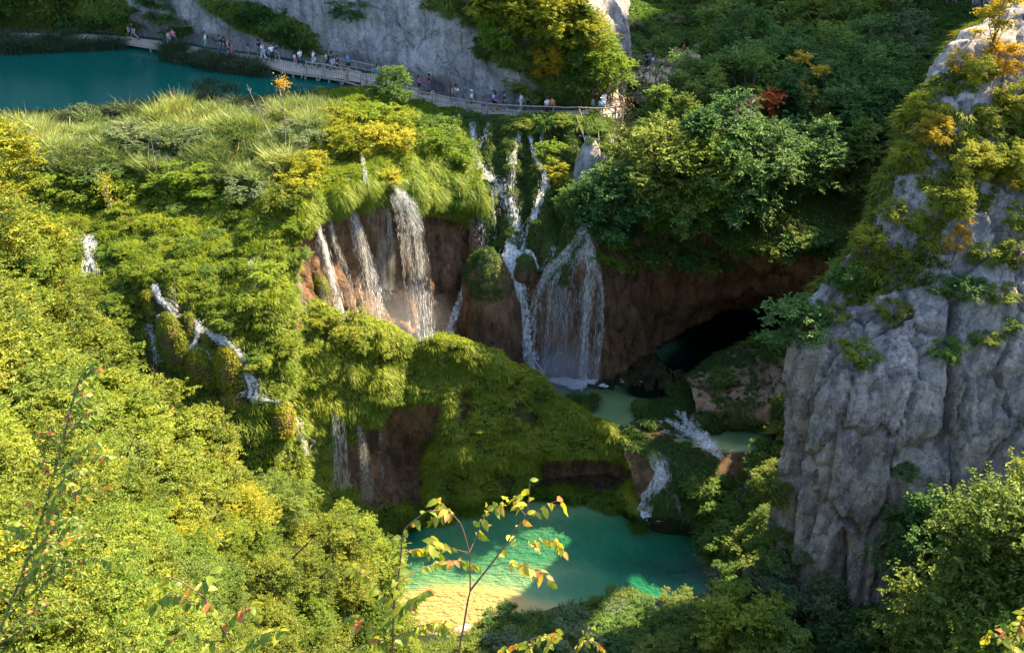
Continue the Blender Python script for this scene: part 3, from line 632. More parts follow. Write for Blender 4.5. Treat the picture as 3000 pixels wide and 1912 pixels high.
def plant(kind, P, H, leafm, label, cat='tree', name='broadleaf_tree', group=None, wide=1.0, barkm=None, var=None, rot=None, tilt=0):
    pr = PR[kind][RNG.integers(len(PR[kind])) if var is None else var % len(PR[kind])]
    e = bpy.data.objects.new(name, None); COL.objects.link(e); s = H/pr['H']
    e.location = tuple(P); e.scale = (s*wide, s*wide, s)
    e.rotation_euler = (RNG.normal(0, .04)+tilt, RNG.normal(0, .04), RNG.uniform(0, 6.28) if rot is None else rot)
    e['label'] = label; e['category'] = cat
    if group: e['group'] = group
    e.empty_display_size = .2
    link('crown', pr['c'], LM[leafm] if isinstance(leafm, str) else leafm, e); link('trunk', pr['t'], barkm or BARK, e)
    TREES.append(e); return e

# ------------------------------------------------------------------ blades on lofts
def sample(loftname, n, maskf, seed=0, margin=40):
    r = np.random.default_rng(seed); Lf = LOFTS[loftname]; G = Lf['G']
    a = G[:-1, :-1]; b = G[:-1, 1:]; c = G[1:, :-1]; d = G[1:, 1:]
    ar = np.linalg.norm(np.cross(b-a, c-a), axis=-1)
    ctr = (a+b+c+d)/4; px, py, dd = proj(ctr); ok = (px > -margin) & (px < 1024+margin) & (py > -margin) & (py < 652+margin)
    wgt = (ar*ok*maskf(px, py, ctr, Lf)).ravel(); cs = np.cumsum(wgt); tot = cs[-1]
    if tot <= 0: return np.zeros((0, 3)), np.zeros((0, 3)), 0
    idx = np.searchsorted(cs, r.uniform(0, tot, n)); idx = np.clip(idx, 0, wgt.size-1)
    u = r.uniform(0, 1, (n, 1)); v = r.uniform(0, 1, (n, 1)); f = lambda A: A.reshape(-1, 3)[idx]
    P = f(a)*(1-u)*(1-v)+f(b)*u*(1-v)+f(c)*(1-u)*v+f(d)*u*v
    return P, Lf['N'][:-1, :-1].reshape(-1, 3)[idx], tot
def blades(R, D0, D1, L, W, tint, seg=2):
    n = len(R); L = L[:, None]; W = W[:, None]; r = np.random.default_rng(n)
    S = unit(np.cross(D0, unit(r.normal(size=(n, 3))+[0, 0, .01])))
    p1 = R+D0*L*.5; p2 = p1+D1*L*.5
    V = np.stack([R-S*W*.4, R+S*W*.4, p1+S*W*.5, p1-S*W*.5, p2+S*W*.08, p2-S*W*.08], 1).reshape(-1, 3)
    o = np.arange(n)[:, None]*6; Q = np.concatenate([o+[0, 1, 2, 3], o+[3, 2, 4, 5]], 1).reshape(-1, 4)
    return V, Q, np.repeat(tint, 2)
def tussocks(P, N, per, length, width, seed, droop=1.0, spread=.6, tintf=None, radius=.12, upr=.7):
    r = np.random.default_rng(seed); n = len(P); k = np.repeat(np.arange(n), per); m = len(k)
    th = r.uniform(0, 6.28, m); rad = np.stack([np.cos(th), np.sin(th), np.zeros(m)], 1)
    ts = (r.uniform(.6, 1.3, n)*np.clip(1+1.1*fbm(P, .8, 2, 55), .5, 1.6))[k]; R = P[k]+rad*(radius*r.uniform(0, 1, m)*ts)[:, None]-N[k]*.03
    D0 = unit(N[k]*.6+np.array([0, 0, upr])+rad*spread+r.normal(0, .15, (m, 3)))
    D1 = unit(rad*.8+N[k]*.35-np.array([0, 0, droop])+D0*.35+r.normal(0, .15, (m, 3)))
    L = length*ts*r.uniform(.65, 1.2, m); W = width*r.uniform(.7, 1.3, m)
    t0 = tintf(P) if tintf is not None else np.full(n, .45)
    tint = np.clip((t0+r.normal(0, .08, n))[k]+r.normal(0, .1, m), 0, .93); tint[r.uniform(0, 1, m) < .02] = 1
    return blades(R, D0, D1, L, W, tint)
def put(name, parts, material, **props):
    Vs, Qs, ts, n = [], [], [], 0
    for V, Q, t in parts:
        Vs.append(V); Qs.append(Q+n); ts.append(t); n += len(V)
    return link(name, mesh_np(name, np.concatenate(Vs), np.concatenate(Qs), np.concatenate(ts), smooth_=False), material, **props)
STUFF = dict(kind='stuff')
STREAMS = [[(84, 232), (96, 232), (99, 262), (106, 276), (80, 276), (80, 250)], [(150, 282), (160, 280), (170, 298), (196, 312), (206, 330), (236, 344), (252, 370), (262, 400), (246, 402), (240, 372), (222, 350), (200, 345), (192, 360), (182, 360), (190, 328), (170, 318), (154, 318)], [(143, 320), (156, 320), (166, 362), (152, 364)], [(266, 396), (290, 398), (300, 438), (290, 438), (282, 408)], [(248, 256), (257, 256), (258, 290), (250, 290)], [(100, 296), (114, 322), (108, 324), (100, 310)]]
def nostream(px, py):
    m = np.ones(px.shape)
    for s in STREAMS: m = m*(1-inpoly(px, py, s))
    return m
def lump(P, sc=.35, s=3): return fbm(P, sc, 3, s)

# reed beds on the plateau (pale, tall); the lake fringe has cliff shadow in its colour
REEDP = [(-60, 128), (60, 126), (100, 116), (180, 114), (250, 116), (290, 112), (325, 112), (345, 114), (325, 126), (298, 165), (262, 186), (225, 180), (170, 196), (120, 200), (60, 206), (-60, 206)]
m_reed = lambda px, py, P, Lf: inpoly(px, py+16*lump(P, .14, 9)*(py > 150), REEDP)*(P[..., 2] > -.05)*(.12+.88*(lump(P, .3) > -.2))
P, N, a = sample('terrain_left', 15000, m_reed, 1)
hgt = 1.0+2.4*lump(P, .22, 6)+.8*lump(P, .7, 16)
N = np.tile([0, 0, 1.], (len(P), 1)); V1 = tussocks(P, N, 9, 1.0, .06, 2, droop=.0, spread=.3, radius=.35, upr=2.0, tintf=lambda P: .48+.6*lump(P, .22, 8))
def reedz(t, P, per, hgt):
    V, Q, c = t; V = V.reshape(-1, 6, 3); k = np.repeat(np.arange(len(P)), per); base = V[:, :1, :]*[1, 1, 0]+np.array([0, 0, 1])*V[:, :1, 2:3]
    f = np.clip(.62+hgt[k]*.42, .35, 2.2)[:, None, None]; V = base+(V-base)*np.concatenate([np.ones_like(f), np.ones_like(f), f], 2); return V.reshape(-1, 3), Q, c
put('reeds', [reedz(V1, P, 9, hgt)], GM['reed'], label='pale green reed bed covering the plateau between lake and falls', category='reeds', **STUFF)
SHORE = [(-60, 128), (60, 124), (100, 112), (150, 108), (200, 104), (262, 108), (300, 104), (325, 104), (325, 110), (300, 112), (262, 122), (205, 120), (150, 118), (60, 132), (-60, 134)]
P, N, a = sample('terrain_left', 5200, lambda px, py, P, Lf: inpoly(px, py, SHORE)*(P[..., 2] > -1.2), 3)
t = tussocks(P, N, 10, 1.0, .05, 4, droop=.3, spread=.2, radius=.3, upr=1.6, tintf=lambda P: .45+.2*lump(P, .3, 8))
put('shore_reeds', [reedz(t, P, 10, 1.0+.5*lump(P, .2, 6))], GM['reed_shaded'], label='dark green reeds fringing the near shore of the lake', category='reeds', **STUFF)
def water_reeds(poly, z, n, seed):
    r = np.random.default_rng(seed); xs = [p[0] for p in poly]; ys = [p[1] for p in poly]; px = r.uniform(min(xs), max(xs), n*3); py = r.uniform(min(ys), max(ys), n*3)
    k = inpoly(px, py, poly); px, py = px[k][:n], py[k][:n]; P = np.array([PZ(a, b, z) for a, b in zip(px, py)]); N = np.tile([0, 0, 1.], (len(P), 1))
    keep = fbm(P, .25, 3, 5) > -.28; P, N = P[keep], N[keep]; t = tussocks(P, N, 9, 1.1, .05, seed, droop=.2, spread=.12, radius=.4, upr=2, tintf=lambda P: .4+.2*lump(P, .3, 8)); return reedz(t, P, 9, 1+.4*lump(P, .2, 6))
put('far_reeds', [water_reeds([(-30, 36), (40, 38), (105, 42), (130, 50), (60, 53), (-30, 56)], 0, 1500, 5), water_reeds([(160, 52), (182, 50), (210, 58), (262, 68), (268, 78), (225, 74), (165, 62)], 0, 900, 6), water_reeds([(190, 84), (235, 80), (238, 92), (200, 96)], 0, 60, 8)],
    GM['reed_shaded'], label='dark reeds standing in the lake beside the boardwalk', category='reeds', **STUFF)

# tussock grass: left slope, terrace, lips of the falls
def m_left(px, py, P, Lf):
    return nostream(px, py)*(1-inpoly(px, py, REEDP)*(py < 172)*.9)*(1-soft(px, py, WALLP))*((py > 118) | ((px > 318) & (py > 90)))
P, N, a = sample('terrain_left', 21000, m_left, 11)
put('slope_grass', [tussocks(P, N, 26, .5, .045, 12, droop=1.0, tintf=lambda P: .43+.32*lump(P, .35, 14))], GM['grass'], label='yellow green tussock grass over the cascading left slope', category='grass', **STUFF)
m_terr = lambda px, py, P, Lf: (fbm(P, .45, 3, 66) > -.38)*(1-np.maximum(np.maximum(soft(px, py, CAVE), soft(px, py, CAVE2)), soft(px, py, NOTCH)))*(Lf['V'][:-1, :-1] > .3)
P, N, a = sample('terrain_terrace', 18000, m_terr, 13)
put('terrace_grass', [tussocks(P, N, 26, .5, .045, 14, droop=1.1, tintf=lambda P: .47+.32*lump(P, .4, 15))], GM['grass'], label='long drooping sunlit grass blanketing the tufa terrace between the pools', category='grass', **STUFF)
LIPS = [(420, 100), (500, 118), (486, 160), (492, 205), (486, 238), (470, 228), (430, 205), (410, 190), (400, 150)]
P, N, a = sample('terrain_left', 5200, lambda px, py, P, Lf: inpoly(px, py, LIPS)*1.0, 15)
P2, N2, a = sample('terrain_left', 3000, lambda px, py, P, Lf: inpoly(px, py, [(300, 205), (345, 188), (400, 178), (425, 196), (420, 212), (396, 206), (372, 200), (352, 215), (318, 216), (306, 240)])*1.0, 16)
put('hanging_grass', [tussocks(P, N, 26, .75, .05, 16, droop=1.5, tintf=lambda P: .45+.3*lump(P, .4, 15)), tussocks(P2, N2, 26, .7, .05, 17, droop=1.6, tintf=lambda P: .5+.3*lump(P, .4, 15))], GM['grass'], label='lush grass hanging over the rim of the brown waterfall wall', category='grass', **STUFF)
P, N, a = sample('cliff_falls', 9000, lambda px, py, P, Lf: soft(px, py, MOSSP)*(.35+.65*(fbm(P*[1, 1, .3], .7, 3, 4) > -.1)), 18)
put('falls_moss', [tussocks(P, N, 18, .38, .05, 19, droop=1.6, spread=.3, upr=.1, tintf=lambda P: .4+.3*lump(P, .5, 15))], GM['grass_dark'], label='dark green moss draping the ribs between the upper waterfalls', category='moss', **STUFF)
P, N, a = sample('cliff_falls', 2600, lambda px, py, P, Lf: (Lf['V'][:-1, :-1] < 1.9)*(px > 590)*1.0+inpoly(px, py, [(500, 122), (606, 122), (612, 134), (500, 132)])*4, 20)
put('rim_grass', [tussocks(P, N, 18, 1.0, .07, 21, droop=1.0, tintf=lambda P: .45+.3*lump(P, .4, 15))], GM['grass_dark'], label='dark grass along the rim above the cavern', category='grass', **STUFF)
# pools: grassy islands and banks
ISL = [[(668, 388), (690, 384), (692, 402), (672, 406)], [(672, 400), (716, 398), (706, 412), (668, 412)], [(565, 396), (600, 398), (596, 410), (572, 408)], [(636, 405), (670, 398), (690, 412), (670, 430), (640, 424)], [(656, 438), (700, 448), (716, 470), (690, 472), (662, 456)], [(672, 462), (722, 480), (724, 520), (700, 518), (680, 505), (672, 488)], [(650, 496), (672, 486), (676, 512), (654, 518)], [(618, 425), (652, 440), (648, 455), (622, 446)], [(682, 508), (700, 506), (700, 522), (682, 522)]]
def m_isl(px, py, P, Lf):
    s = 0
    for q in ISL: s = s+inpoly(px, py, q)
    return s*1.0
parts = []
P, N, a = sample('riverbank_cascade', 1500, m_isl, 22); parts.append(tussocks(P, N, 26, .6, .05, 23, droop=1.0, tintf=lambda P: .45+.3*lump(P, .5, 15)))
mid = []
for q, nn in ((0, 34), (1, 60), (2, 26), (3, 90)):
    xs = [p[0] for p in ISL[q]]; ys = [p[1] for p in ISL[q]]
    for _ in range(nn*3):
        a_, b_ = RNG.uniform(min(xs), max(xs)), RNG.uniform(min(ys), max(ys))
        if inpoly(np.array([a_]), np.array([b_]), ISL[q])[0]: mid.append(PZ(a_, b_, -19.02))
mid = np.array(mid); parts.append(tussocks(mid, np.tile([0, 0, 1.], (len(mid), 1)), 26, .6, .05, 24, droop=.8, tintf=lambda P: .4+.3*lump(P, .5, 15)))
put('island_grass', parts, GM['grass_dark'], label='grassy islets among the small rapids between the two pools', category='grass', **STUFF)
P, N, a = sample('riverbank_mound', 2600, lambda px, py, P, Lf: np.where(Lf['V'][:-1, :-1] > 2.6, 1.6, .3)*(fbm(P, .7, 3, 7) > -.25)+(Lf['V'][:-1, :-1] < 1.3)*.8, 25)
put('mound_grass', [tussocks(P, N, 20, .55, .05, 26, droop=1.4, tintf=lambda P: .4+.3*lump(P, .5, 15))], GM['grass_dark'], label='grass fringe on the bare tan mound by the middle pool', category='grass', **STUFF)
P, N, a = sample('riverbank_slope', 1800, lambda px, py, P, Lf: 1.0+0*px, 27); P2, N2, a = sample('riverbank_near', 9000, lambda px, py, P, Lf: (P[..., 2] > -23.35)*1.0*(px > 380), 28)
put('bank_grass', [tussocks(P, N, 22, .6, .055, 29, droop=.9, tintf=lambda P: .4+.3*lump(P, .5, 15)), tussocks(P2, N2, 22, .55, .045, 30, droop=.7, upr=1.1, tintf=lambda P: .42+.35*lump(P, .4, 15))], LM['forest_olive'], label='meadow grass on the banks around the lower pool', category='grass', **STUFF)
P, N, a = sample('hillside_near', 15000, lambda px, py, P, Lf: (px < 480)*1.0, 31)
put('undergrowth', [tussocks(P, N, 14, .5, .09, 32, droop=.7, tintf=lambda P: .42+.3*lump(P, .5, 15))], LM['slope'], label='yellow green undergrowth on the near slope below the trees', category='undergrowth', **STUFF)
P, N, a = sample('valley_floor', 16000, lambda px, py, P, Lf: (P[..., 1] < 175)*1.0, 33)
put('meadow', [tussocks(P, N, 10, .9, .14, 34, droop=.7, tintf=lambda P: .5+.35*lump(P, .2, 15))], LM['forest_mid'], label='shaded green meadow and scrub on the valley floor', category='meadow', **STUFF)
P, N, a = sample('cliff_pillar', 5500, lambda px, py, P, Lf: (Lf['V'][:-1, :-1] < 3.0)*(Lf['veg'][:-1, :-1] > .38)*1.0, 35)
put('ledge_grass', [tussocks(P, N, 14, .6, .07, 36, droop=1.0, tintf=lambda P: .45+.45*lump(P, .3, 15))], LM['slope'], label='dry yellowing grass and herbs on the ledges of the right mountain', category='grass', **STUFF)
P, N, a = sample('cliff_back', 7000, lambda px, py, P, Lf: (Lf['veg'][:-1, :-1] > .3)*1.0, 37)
put('cliff_scrub', [tussocks(P, N, 14, .7, .09, 38, droop=1.2, tintf=lambda P: .45+.35*lump(P, .3, 15))], LM['forest_olive'], label='ivy and scrub clinging to the grey cliff', category='scrub', **STUFF)

# ================================================================== FALLING WATER
def foam_mat():
    m, N, L = mat('white_water'); d = N.new('ShaderNodeBsdfDiffuse'); d.inputs[0].default_value = (.86, .88, .9, 1)
    t = N.new('ShaderNodeBsdfTranslucent'); t.inputs[0].default_value = (.9, .9, .9, 1); mx = N.new('ShaderNodeMixShader'); mx.inputs[0].default_value = .4
    L.new(d.outputs[0], mx.inputs[1]); L.new(t.outputs[0], mx.inputs[2]); tc = N.new('ShaderNodeTexCoord'); n = noise(N, L, 5, 4, .7, tc.outputs['Object'], (1, 1, .35)); r = ramp(N, [(.32, (.0, .0, .0)), (.6, (.95, .95, .95))]); L.new(n.outputs[0], r.inputs[0])
    tr = N.new('ShaderNodeBsdfTransparent'); m2 = N.new('ShaderNodeMixShader'); L.new(r.outputs[0], m2.inputs[0]); L.new(tr.outputs[0], m2.inputs[1]); L.new(mx.outputs[0], m2.inputs[2])
    o = N.new('ShaderNodeOutputMaterial'); L.new(m2.outputs[0], o.inputs[0]); return m
FOAM = foam_mat()
def veil_mat():
    m, N, L = mat('water_veil'); d = N.new('ShaderNodeBsdfDiffuse'); d.inputs[0].default_value = (.85, .87, .9, 1); t = N.new('ShaderNodeBsdfTranslucent'); t.inputs[0].default_value = (.9, .9, .9, 1)
    mx = N.new('ShaderNodeMixShader'); mx.inputs[0].default_value = .5; L.new(d.outputs[0], mx.inputs[1]); L.new(t.outputs[0], mx.inputs[2])
    tc = N.new('ShaderNodeTexCoord'); n = noise(N, L, 3.2, 4, .65, tc.outputs['Object'], (1, .3, .09)); r = ramp(N, [(.42, (.03, .03, .03)), (.7, (.55, .55, .55))]); L.new(n.outputs[0], r.inputs[0])
    at = N.new('ShaderNodeAttribute'); at.attribute_name = 'edge'; mm = N.new('ShaderNodeMath'); mm.operation = 'MULTIPLY'; L.new(r.outputs[0], mm.inputs[0]); L.new(at.outputs['Fac'], mm.inputs[1])
    tr = N.new('ShaderNodeBsdfTransparent'); m2 = N.new('ShaderNodeMixShader'); L.new(mm.outputs[0], m2.inputs[0]); L.new(tr.outputs[0], m2.inputs[1]); L.new(mx.outputs[0], m2.inputs[2]); o = N.new('ShaderNodeOutputMaterial'); L.new(m2.outputs[0], o.inputs[0]); return m
VEIL = veil_mat()
def veil(Lp, Rp, seed):
    m = len(Lp)-1; tot = np.linalg.norm(np.diff(Lp, axis=0), axis=1).sum(); nv = max(8, int(tot/.25)); nu = 13; T = np.linspace(0, m, nv); A = catmull(Lp, T); B = catmull(Rp, T); u = np.linspace(-.03, 1.03, nu)
    G = A[:, None]*(1-u[None, :, None])+B[:, None]*u[None, :, None]; G[..., 1] += .12*fbm(G*[1, 1, .2], 1.5, 3, seed)+.05
    e = (1-np.abs(2*(u+.03)/1.06-1)**2.2)[None]*(smooth(np.linspace(0, 1, nv), 0, .06)*(1-.45*np.linspace(0, 1, nv)))[:, None]; i = np.arange(nv-1)[:, None]*nu; j = np.arange(nu-1)[None]
    return G.reshape(-1, 3), np.stack([i+j, i+nu+j, i+nu+j+1, i+j+1], -1).reshape(-1, 4), e.ravel()
def strands(Lp, Rp, n, wd, seed, seglen=(.06, .3), wob=.05, out=.15, edge=0, vpow=1.0, dens=None, soft_=False):
    """thin falling strands and broken drops between two edge curves"""
    r = np.random.default_rng(seed); K = 4; m = len(Lp)-1; n = int(n*2.6); wd = wd*.62; seglen = (seglen[0]*.35, seglen[1]*.45); wob = wob*1.5
    u = np.clip(.5+r.normal(0, .27, n), -.15, 1.15) if soft_ else r.uniform(0, 1, n); v0 = r.uniform(0, 1, n)**vpow; ln = r.uniform(*seglen, n); v0 = v0*(1-ln*.5)
    cl = .5+.5*vnoise(np.stack([u*14+seed, v0*1.5, 0*u], 1), 3); k = r.uniform(0, 1, n) < np.clip(cl*1.6-.25, .05, 1); u, v0, ln = u[k], v0[k], ln[k]; n = len(u)
    if dens is not None: k = r.uniform(0, 1, n) < dens(u, v0); u, v0, ln = u[k], v0[k], ln[k]; n = len(u)
    u = u+.04*np.sin(u*23+seed); T = np.clip(v0[:, None]+ln[:, None]*np.linspace(0, 1, K)[None], 0, 1)*m
    A = catmull(Lp, T.ravel()).reshape(n, K, 3); B = catmull(Rp, T.ravel()).reshape(n, K, 3)
    P = A*(1-u[:, None, None])+B*u[:, None, None]
    P[..., 1] -= (r.uniform(0, out, n))[:, None]; P += r.normal(0, wob, (n, 1, 3))+r.normal(0, wob*.18, (n, K, 3))
    Tn = unit(np.gradient(P, axis=1)); f = unit(np.array([0, -1, .4])+r.normal(0, .5, (n, 3)))[:, None]
    S = unit(np.cross(Tn, np.broadcast_to(f, Tn.shape))); w_ = wd*r.uniform(.4, 1.4, n)[:, None]*np.array([.25, 1, .9, .15])[None]
    V = np.stack([P-S*w_[..., None]*.5, P+S*w_[..., None]*.5], 2).reshape(-1, 3)
    o = (np.arange(n)*K*2)[:, None, None]; i = np.arange(K-1)[None, :, None]*2
    Q = (o+i+np.array([0, 1, 3, 2])[None, None]).reshape(-1, 4); return V, Q
def path3(ctrl, mode='surf', off=.3, Ys=None, outw=1.0, fwd=0):
    C = []; Y0 = None
    if mode == 'surf' and len(ctrl) > 1:   # follow the ground closely
        new = []
        for a, b in zip(ctrl[:-1], ctrl[1:]):
            m = max(1, int(math.hypot(b[0]-a[0], b[1]-a[1])/4)); new += [tuple(a[c]+(b[c]-a[c])*q/m for c in range(3)) for q in range(m)]
        ctrl = new+[ctrl[-1]]
    for k, c in enumerate(ctrl):
        if mode == 'surf': h = hit(c[0], c[1]); C.append(h+unit(np.array([0, 0, CAMZ])-h)*off)
        else:
            h = hit(c[0], c[1]); y = h[1]-.3-fwd
            if Y0 is None: Y0 = y
            y = min(Y0-outw*math.sqrt(k/(len(ctrl)-1)), y); Y0b = y; C.append(PY(c[0], c[1], y))
    C = np.array(C); ctrl = [(c[0], c[1], c[2]*(RNG.uniform(.75, 1.5) if mode == 'surf' else 1)) for c in ctrl]
    if mode == 'surf' and len(C) > 3:
        dd = np.linalg.norm(C-[0, 0, CAMZ], axis=1); sm = np.minimum(np.convolve(np.pad(dd, 2, mode='edge'), np.ones(5)/5, 'valid'), dd+.15); C = [0, 0, CAMZ]+(C-[0, 0, CAMZ])*(sm/dd)[:, None]
    d = np.array([proj(c)[2] for c in C]); w_ = np.array([c[2] for c in ctrl])*d/FOC*(1.25 if mode == 'surf' else 1.05)
    T = np.gradient(C, axis=0); side = np.stack([-T[:, 2], 0*T[:, 0], T[:, 0]], 1); side = unit(side); side *= np.sign(side[:, :1]+1e-6)
    return C-side*w_[:, None]/2, C+side*w_[:, None]/2
def ribbon(Lp, Rp, nu=5, res=.25, seed=0, amp=.06):
    m = len(Lp)-1; tot = np.linalg.norm(np.diff(Lp, axis=0), axis=1).sum(); nv = max(6, int(tot/res)); T = np.linspace(0, m, nv); A = catmull(Lp, T); B = catmull(Rp, T)
    u = .5+(np.linspace(-.5, .5, nu)[None]*(.5+.4*vnoise(np.stack([T*3, T*0, T*0+seed], 1), 1))[:, None])[..., None]; G = A[:, None]*(1-u)+B[:, None]*u; G[..., 1] -= .05-amp*fbm(G*[1, 1, 1], 2.5, 3, seed)*2
    i = np.arange(nv-1)[:, None]*nu; j = np.arange(nu-1)[None]; return G.reshape(-1, 3), np.stack([i+j, i+nu+j, i+nu+j+1, i+j+1], -1).reshape(-1, 4)
def fall(name, label, pieces, cat='waterfall', group=None):
    ps = []; vs = []
    for k, (ctrl, mode, n, wd, solid, kw) in enumerate(pieces):
        kw = dict(kw); Lp, Rp = path3(ctrl, mode, kw.pop('off', .3), outw=kw.pop('outw', 1.0), fwd=kw.pop('fwd', 0))
        if mode == 'surf': kw.update(soft_=True, out=.06); kw['wob'] = min(kw.get('wob', .05), .05)*.7
        ps.append(strands(Lp, Rp, int(n*(.75 if mode == 'free' else .9)), wd*.72, 100+k*7+len(TREES)+len(label), **kw))
        if solid: ps.append(ribbon(Lp, Rp, seed=k))
        if mode == 'free' and max(c[2] for c in ctrl) > 6: vs.append(veil(Lp, Rp, k+len(label)))
    V, Q = joinm(ps); o = link(name, mesh_np(name, V, Q, smooth_=False), FOAM, label=label, category=cat)
    if group: o['group'] = group
    for V, Q, e in vs: link('veil', mesh_np('veil', V, Q, vattr={'edge': e}), VEIL, o)
    return o
GW = 'waterfalls of the sunlit brown wall'
fall('waterfall', 'bright narrow sunlit waterfall, leftmost long fall on the brown wall', [([(318, 220, 3), (325, 248, 5), (334, 285, 8), (342, 320, 11)], 'free', 420, .07, True, {}), ([(314, 222, 4), (319, 250, 8), (324, 285, 12), (328, 305, 13)], 'free', 90, .03, False, dict(seglen=(.02, .08)))], group=GW)
fall('waterfall', 'thin sparkling waterfall just right of the brightest narrow one', [([(329, 218, 3), (336, 245, 6), (346, 275, 9), (354, 318, 12)], 'free', 420, .035, False, dict(seglen=(.03, .12)))], group=GW)
fall('waterfall', 'wide sunlit veil of water in the middle of the brown wall', [([(349, 178, 2), (352, 205, 4)], 'surf', 60, .05, True, {}), ([(352, 205, 5), (358, 235, 13), (366, 275, 24), (376, 322, 32)], 'free', 1700, .036, False, dict(seglen=(.03, .12), vpow=.9)), ([(353, 206, 3), (361, 240, 6), (371, 285, 12), (380, 322, 16)], 'free', 420, .045, False, dict(seglen=(.04, .14)))], group=GW)
fall('waterfall', 'long thin waterfall starting high under the yellow shrubs', [([(362, 150, 3), (364, 170, 5), (367, 185, 7), (372, 220, 14), (378, 262, 18), (382, 300, 20)], 'free', 800, .03, False, dict(seglen=(.03, .12), outw=.6))], group=GW)
fall('waterfall', 'broad arching waterfall at the right end of the sunlit wall', [([(388, 178, 4), (392, 190, 6)], 'surf', 80, .06, True, {}), ([(392, 190, 9), (405, 208, 22), (412, 240, 24), (418, 285, 26), (424, 340, 26)], 'free', 1900, .038, False, dict(seglen=(.02, .09), outw=2.2, vpow=1.15)), ([(390, 182, 3), (399, 190, 6), (412, 205, 12), (420, 232, 12)], 'free', 520, .06, False, dict(seglen=(.04, .12), outw=2.4)), ([(384, 198, 12), (386, 240, 16), (388, 290, 18)], 'free', 260, .025, False, dict(seglen=(.02, .07)))], group=GW)
fall('waterfall', 'short thin waterfall below the left mossy overhang', [([(295, 264, 4), (298, 285, 10), (303, 310, 12)], 'free', 260, .035, False, dict(seglen=(.06, .2)))], group=GW)
GC = 'cascades below the boardwalk'
fall('waterfall', 'main white cascade sliding diagonally from under the boardwalk', [
 ([(473, 121, 6), (472, 135, 6), (470, 152, 6)], 'surf', 330, .07, True, {}), ([(459, 136, 3), (463, 145, 4), (469, 154, 4)], 'surf', 120, .06, True, {}), ([(466, 126, 12), (465, 138, 14), (469, 150, 10)], 'surf', 260, .045, False, dict(seglen=(.05, .2))),
 ([(491, 122, 3), (486, 136, 5), (481, 150, 7), (482, 174, 7)], 'surf', 420, .055, False, dict(seglen=(.05, .2))),
 ([(467, 152, 11), (475, 170, 13), (491, 181, 13), (505, 195, 11), (512, 211, 9), (517, 232, 8), (511, 247, 11), (510, 262, 12)], 'surf', 1500, .08, True, dict(seglen=(.02, .08))),
 ([(470, 164, 3), (476, 185, 6), (480, 215, 8), (484, 250, 8)], 'surf', 200, .035, False, dict(seglen=(.04, .14), off=.5)), ([(490, 184, 22), (492, 210, 28), (494, 240, 28)], 'surf', 420, .035, False, dict(seglen=(.04, .12), off=.5))], group=GC)
fall('waterfall', 'slender straight waterfall between mossy ribs below the boardwalk', [([(520, 130, 3), (515, 148, 4), (511, 170, 6), (510, 196, 7), (513, 212, 7)], 'surf', 520, .05, False, dict(seglen=(.04, .14)))], group=GC)
fall('waterfall', 'twisting white cascade right of the slender one, joining it at the bottom', [([(529, 130, 2), (532, 146, 4), (537, 162, 6), (544, 171, 7), (546, 185, 8), (540, 200, 6), (533, 220, 7), (526, 246, 8), (520, 253, 9)], 'surf', 1150, .06, True, dict(seglen=(.02, .08))), ([(543, 132, 2), (539, 148, 3), (537, 160, 3)], 'surf', 90, .04, False, {})], group=GC)
fall('waterfall', 'lower white chute splitting around the small mossy boulder', [([(511, 244, 10), (509, 261, 9), (517, 280, 9), (524, 304, 11), (527, 339, 12), (534, 376, 14)], 'surf', 1700, .075, True, dict(seglen=(.03, .12), off=.6)), ([(525, 249, 8), (534, 256, 4), (538, 268, 2)], 'surf', 120, .05, True, dict(off=.6)), ([(519, 250, 12), (514, 258, 6)], 'surf', 80, .06, True, dict(off=.6))], group=GC)
fall('waterfall', 'largest curtain waterfall plunging into the shaded middle pool', [
 ([(585, 229, 8), (580, 250, 26), (574, 275, 52), (570, 305, 62), (568, 340, 63), (564, 379, 62)], 'free', 5200, .04, False, dict(seglen=(.03, .12), outw=1.2)),
 ([(586, 229, 7), (590, 255, 10), (588, 295, 9), (585, 335, 6), (583, 380, 7)], 'free', 900, .05, False, dict(seglen=(.05, .16), outw=1.4)),
 ([(583, 232, 8), (568, 252, 9), (552, 268, 9), (540, 290, 9), (532, 330, 9)], 'free', 900, .05, False, dict(seglen=(.03, .1), outw=1.4)), ([(555, 245, 3), (550, 258, 8), (541, 270, 8)], 'free', 200, .05, False, dict(outw=.5)),
 ([(578, 228, 10), (586, 232, 16)], 'surf', 140, .07, False, dict(off=.6))], group=GC)
fall('waterfall', 'thin slanting waterfall left of the big brown tufa mound', [([(473, 269, 2), (466, 283, 4), (460, 300, 6), (453, 320, 8), (449, 333, 9)], 'free', 900, .05, False, dict(seglen=(.04, .14), outw=1.0, fwd=2.2))], group=GC)
fall('waterfall', 'small distant cascade at the right end of the boardwalk', [([(610, 134, 3), (612, 143, 5), (615, 152, 5)], 'surf', 130, .06, True, dict(off=.5)), ([(601, 152, 4), (605, 162, 6), (608, 172, 6)], 'surf', 130, .06, True, dict(off=.6)), ([(585, 136, 4), (590, 140, 6), (594, 147, 4)], 'surf', 60, .06, True, dict(off=.5))], group=GC)
GS = 'rivulets on the left slope'
fall('stream', 'short white stream high on the left slope', [([(93, 235, 7), (86, 247, 7), (90, 261, 9), (94, 272, 14), (90, 278, 18)], 'surf', 1100, .06, False, dict(seglen=(.04, .12))), ([(96, 240, 4), (92, 252, 5), (84, 266, 6), (82, 276, 7)], 'surf', 300, .05, False, {})], 'stream', GS)
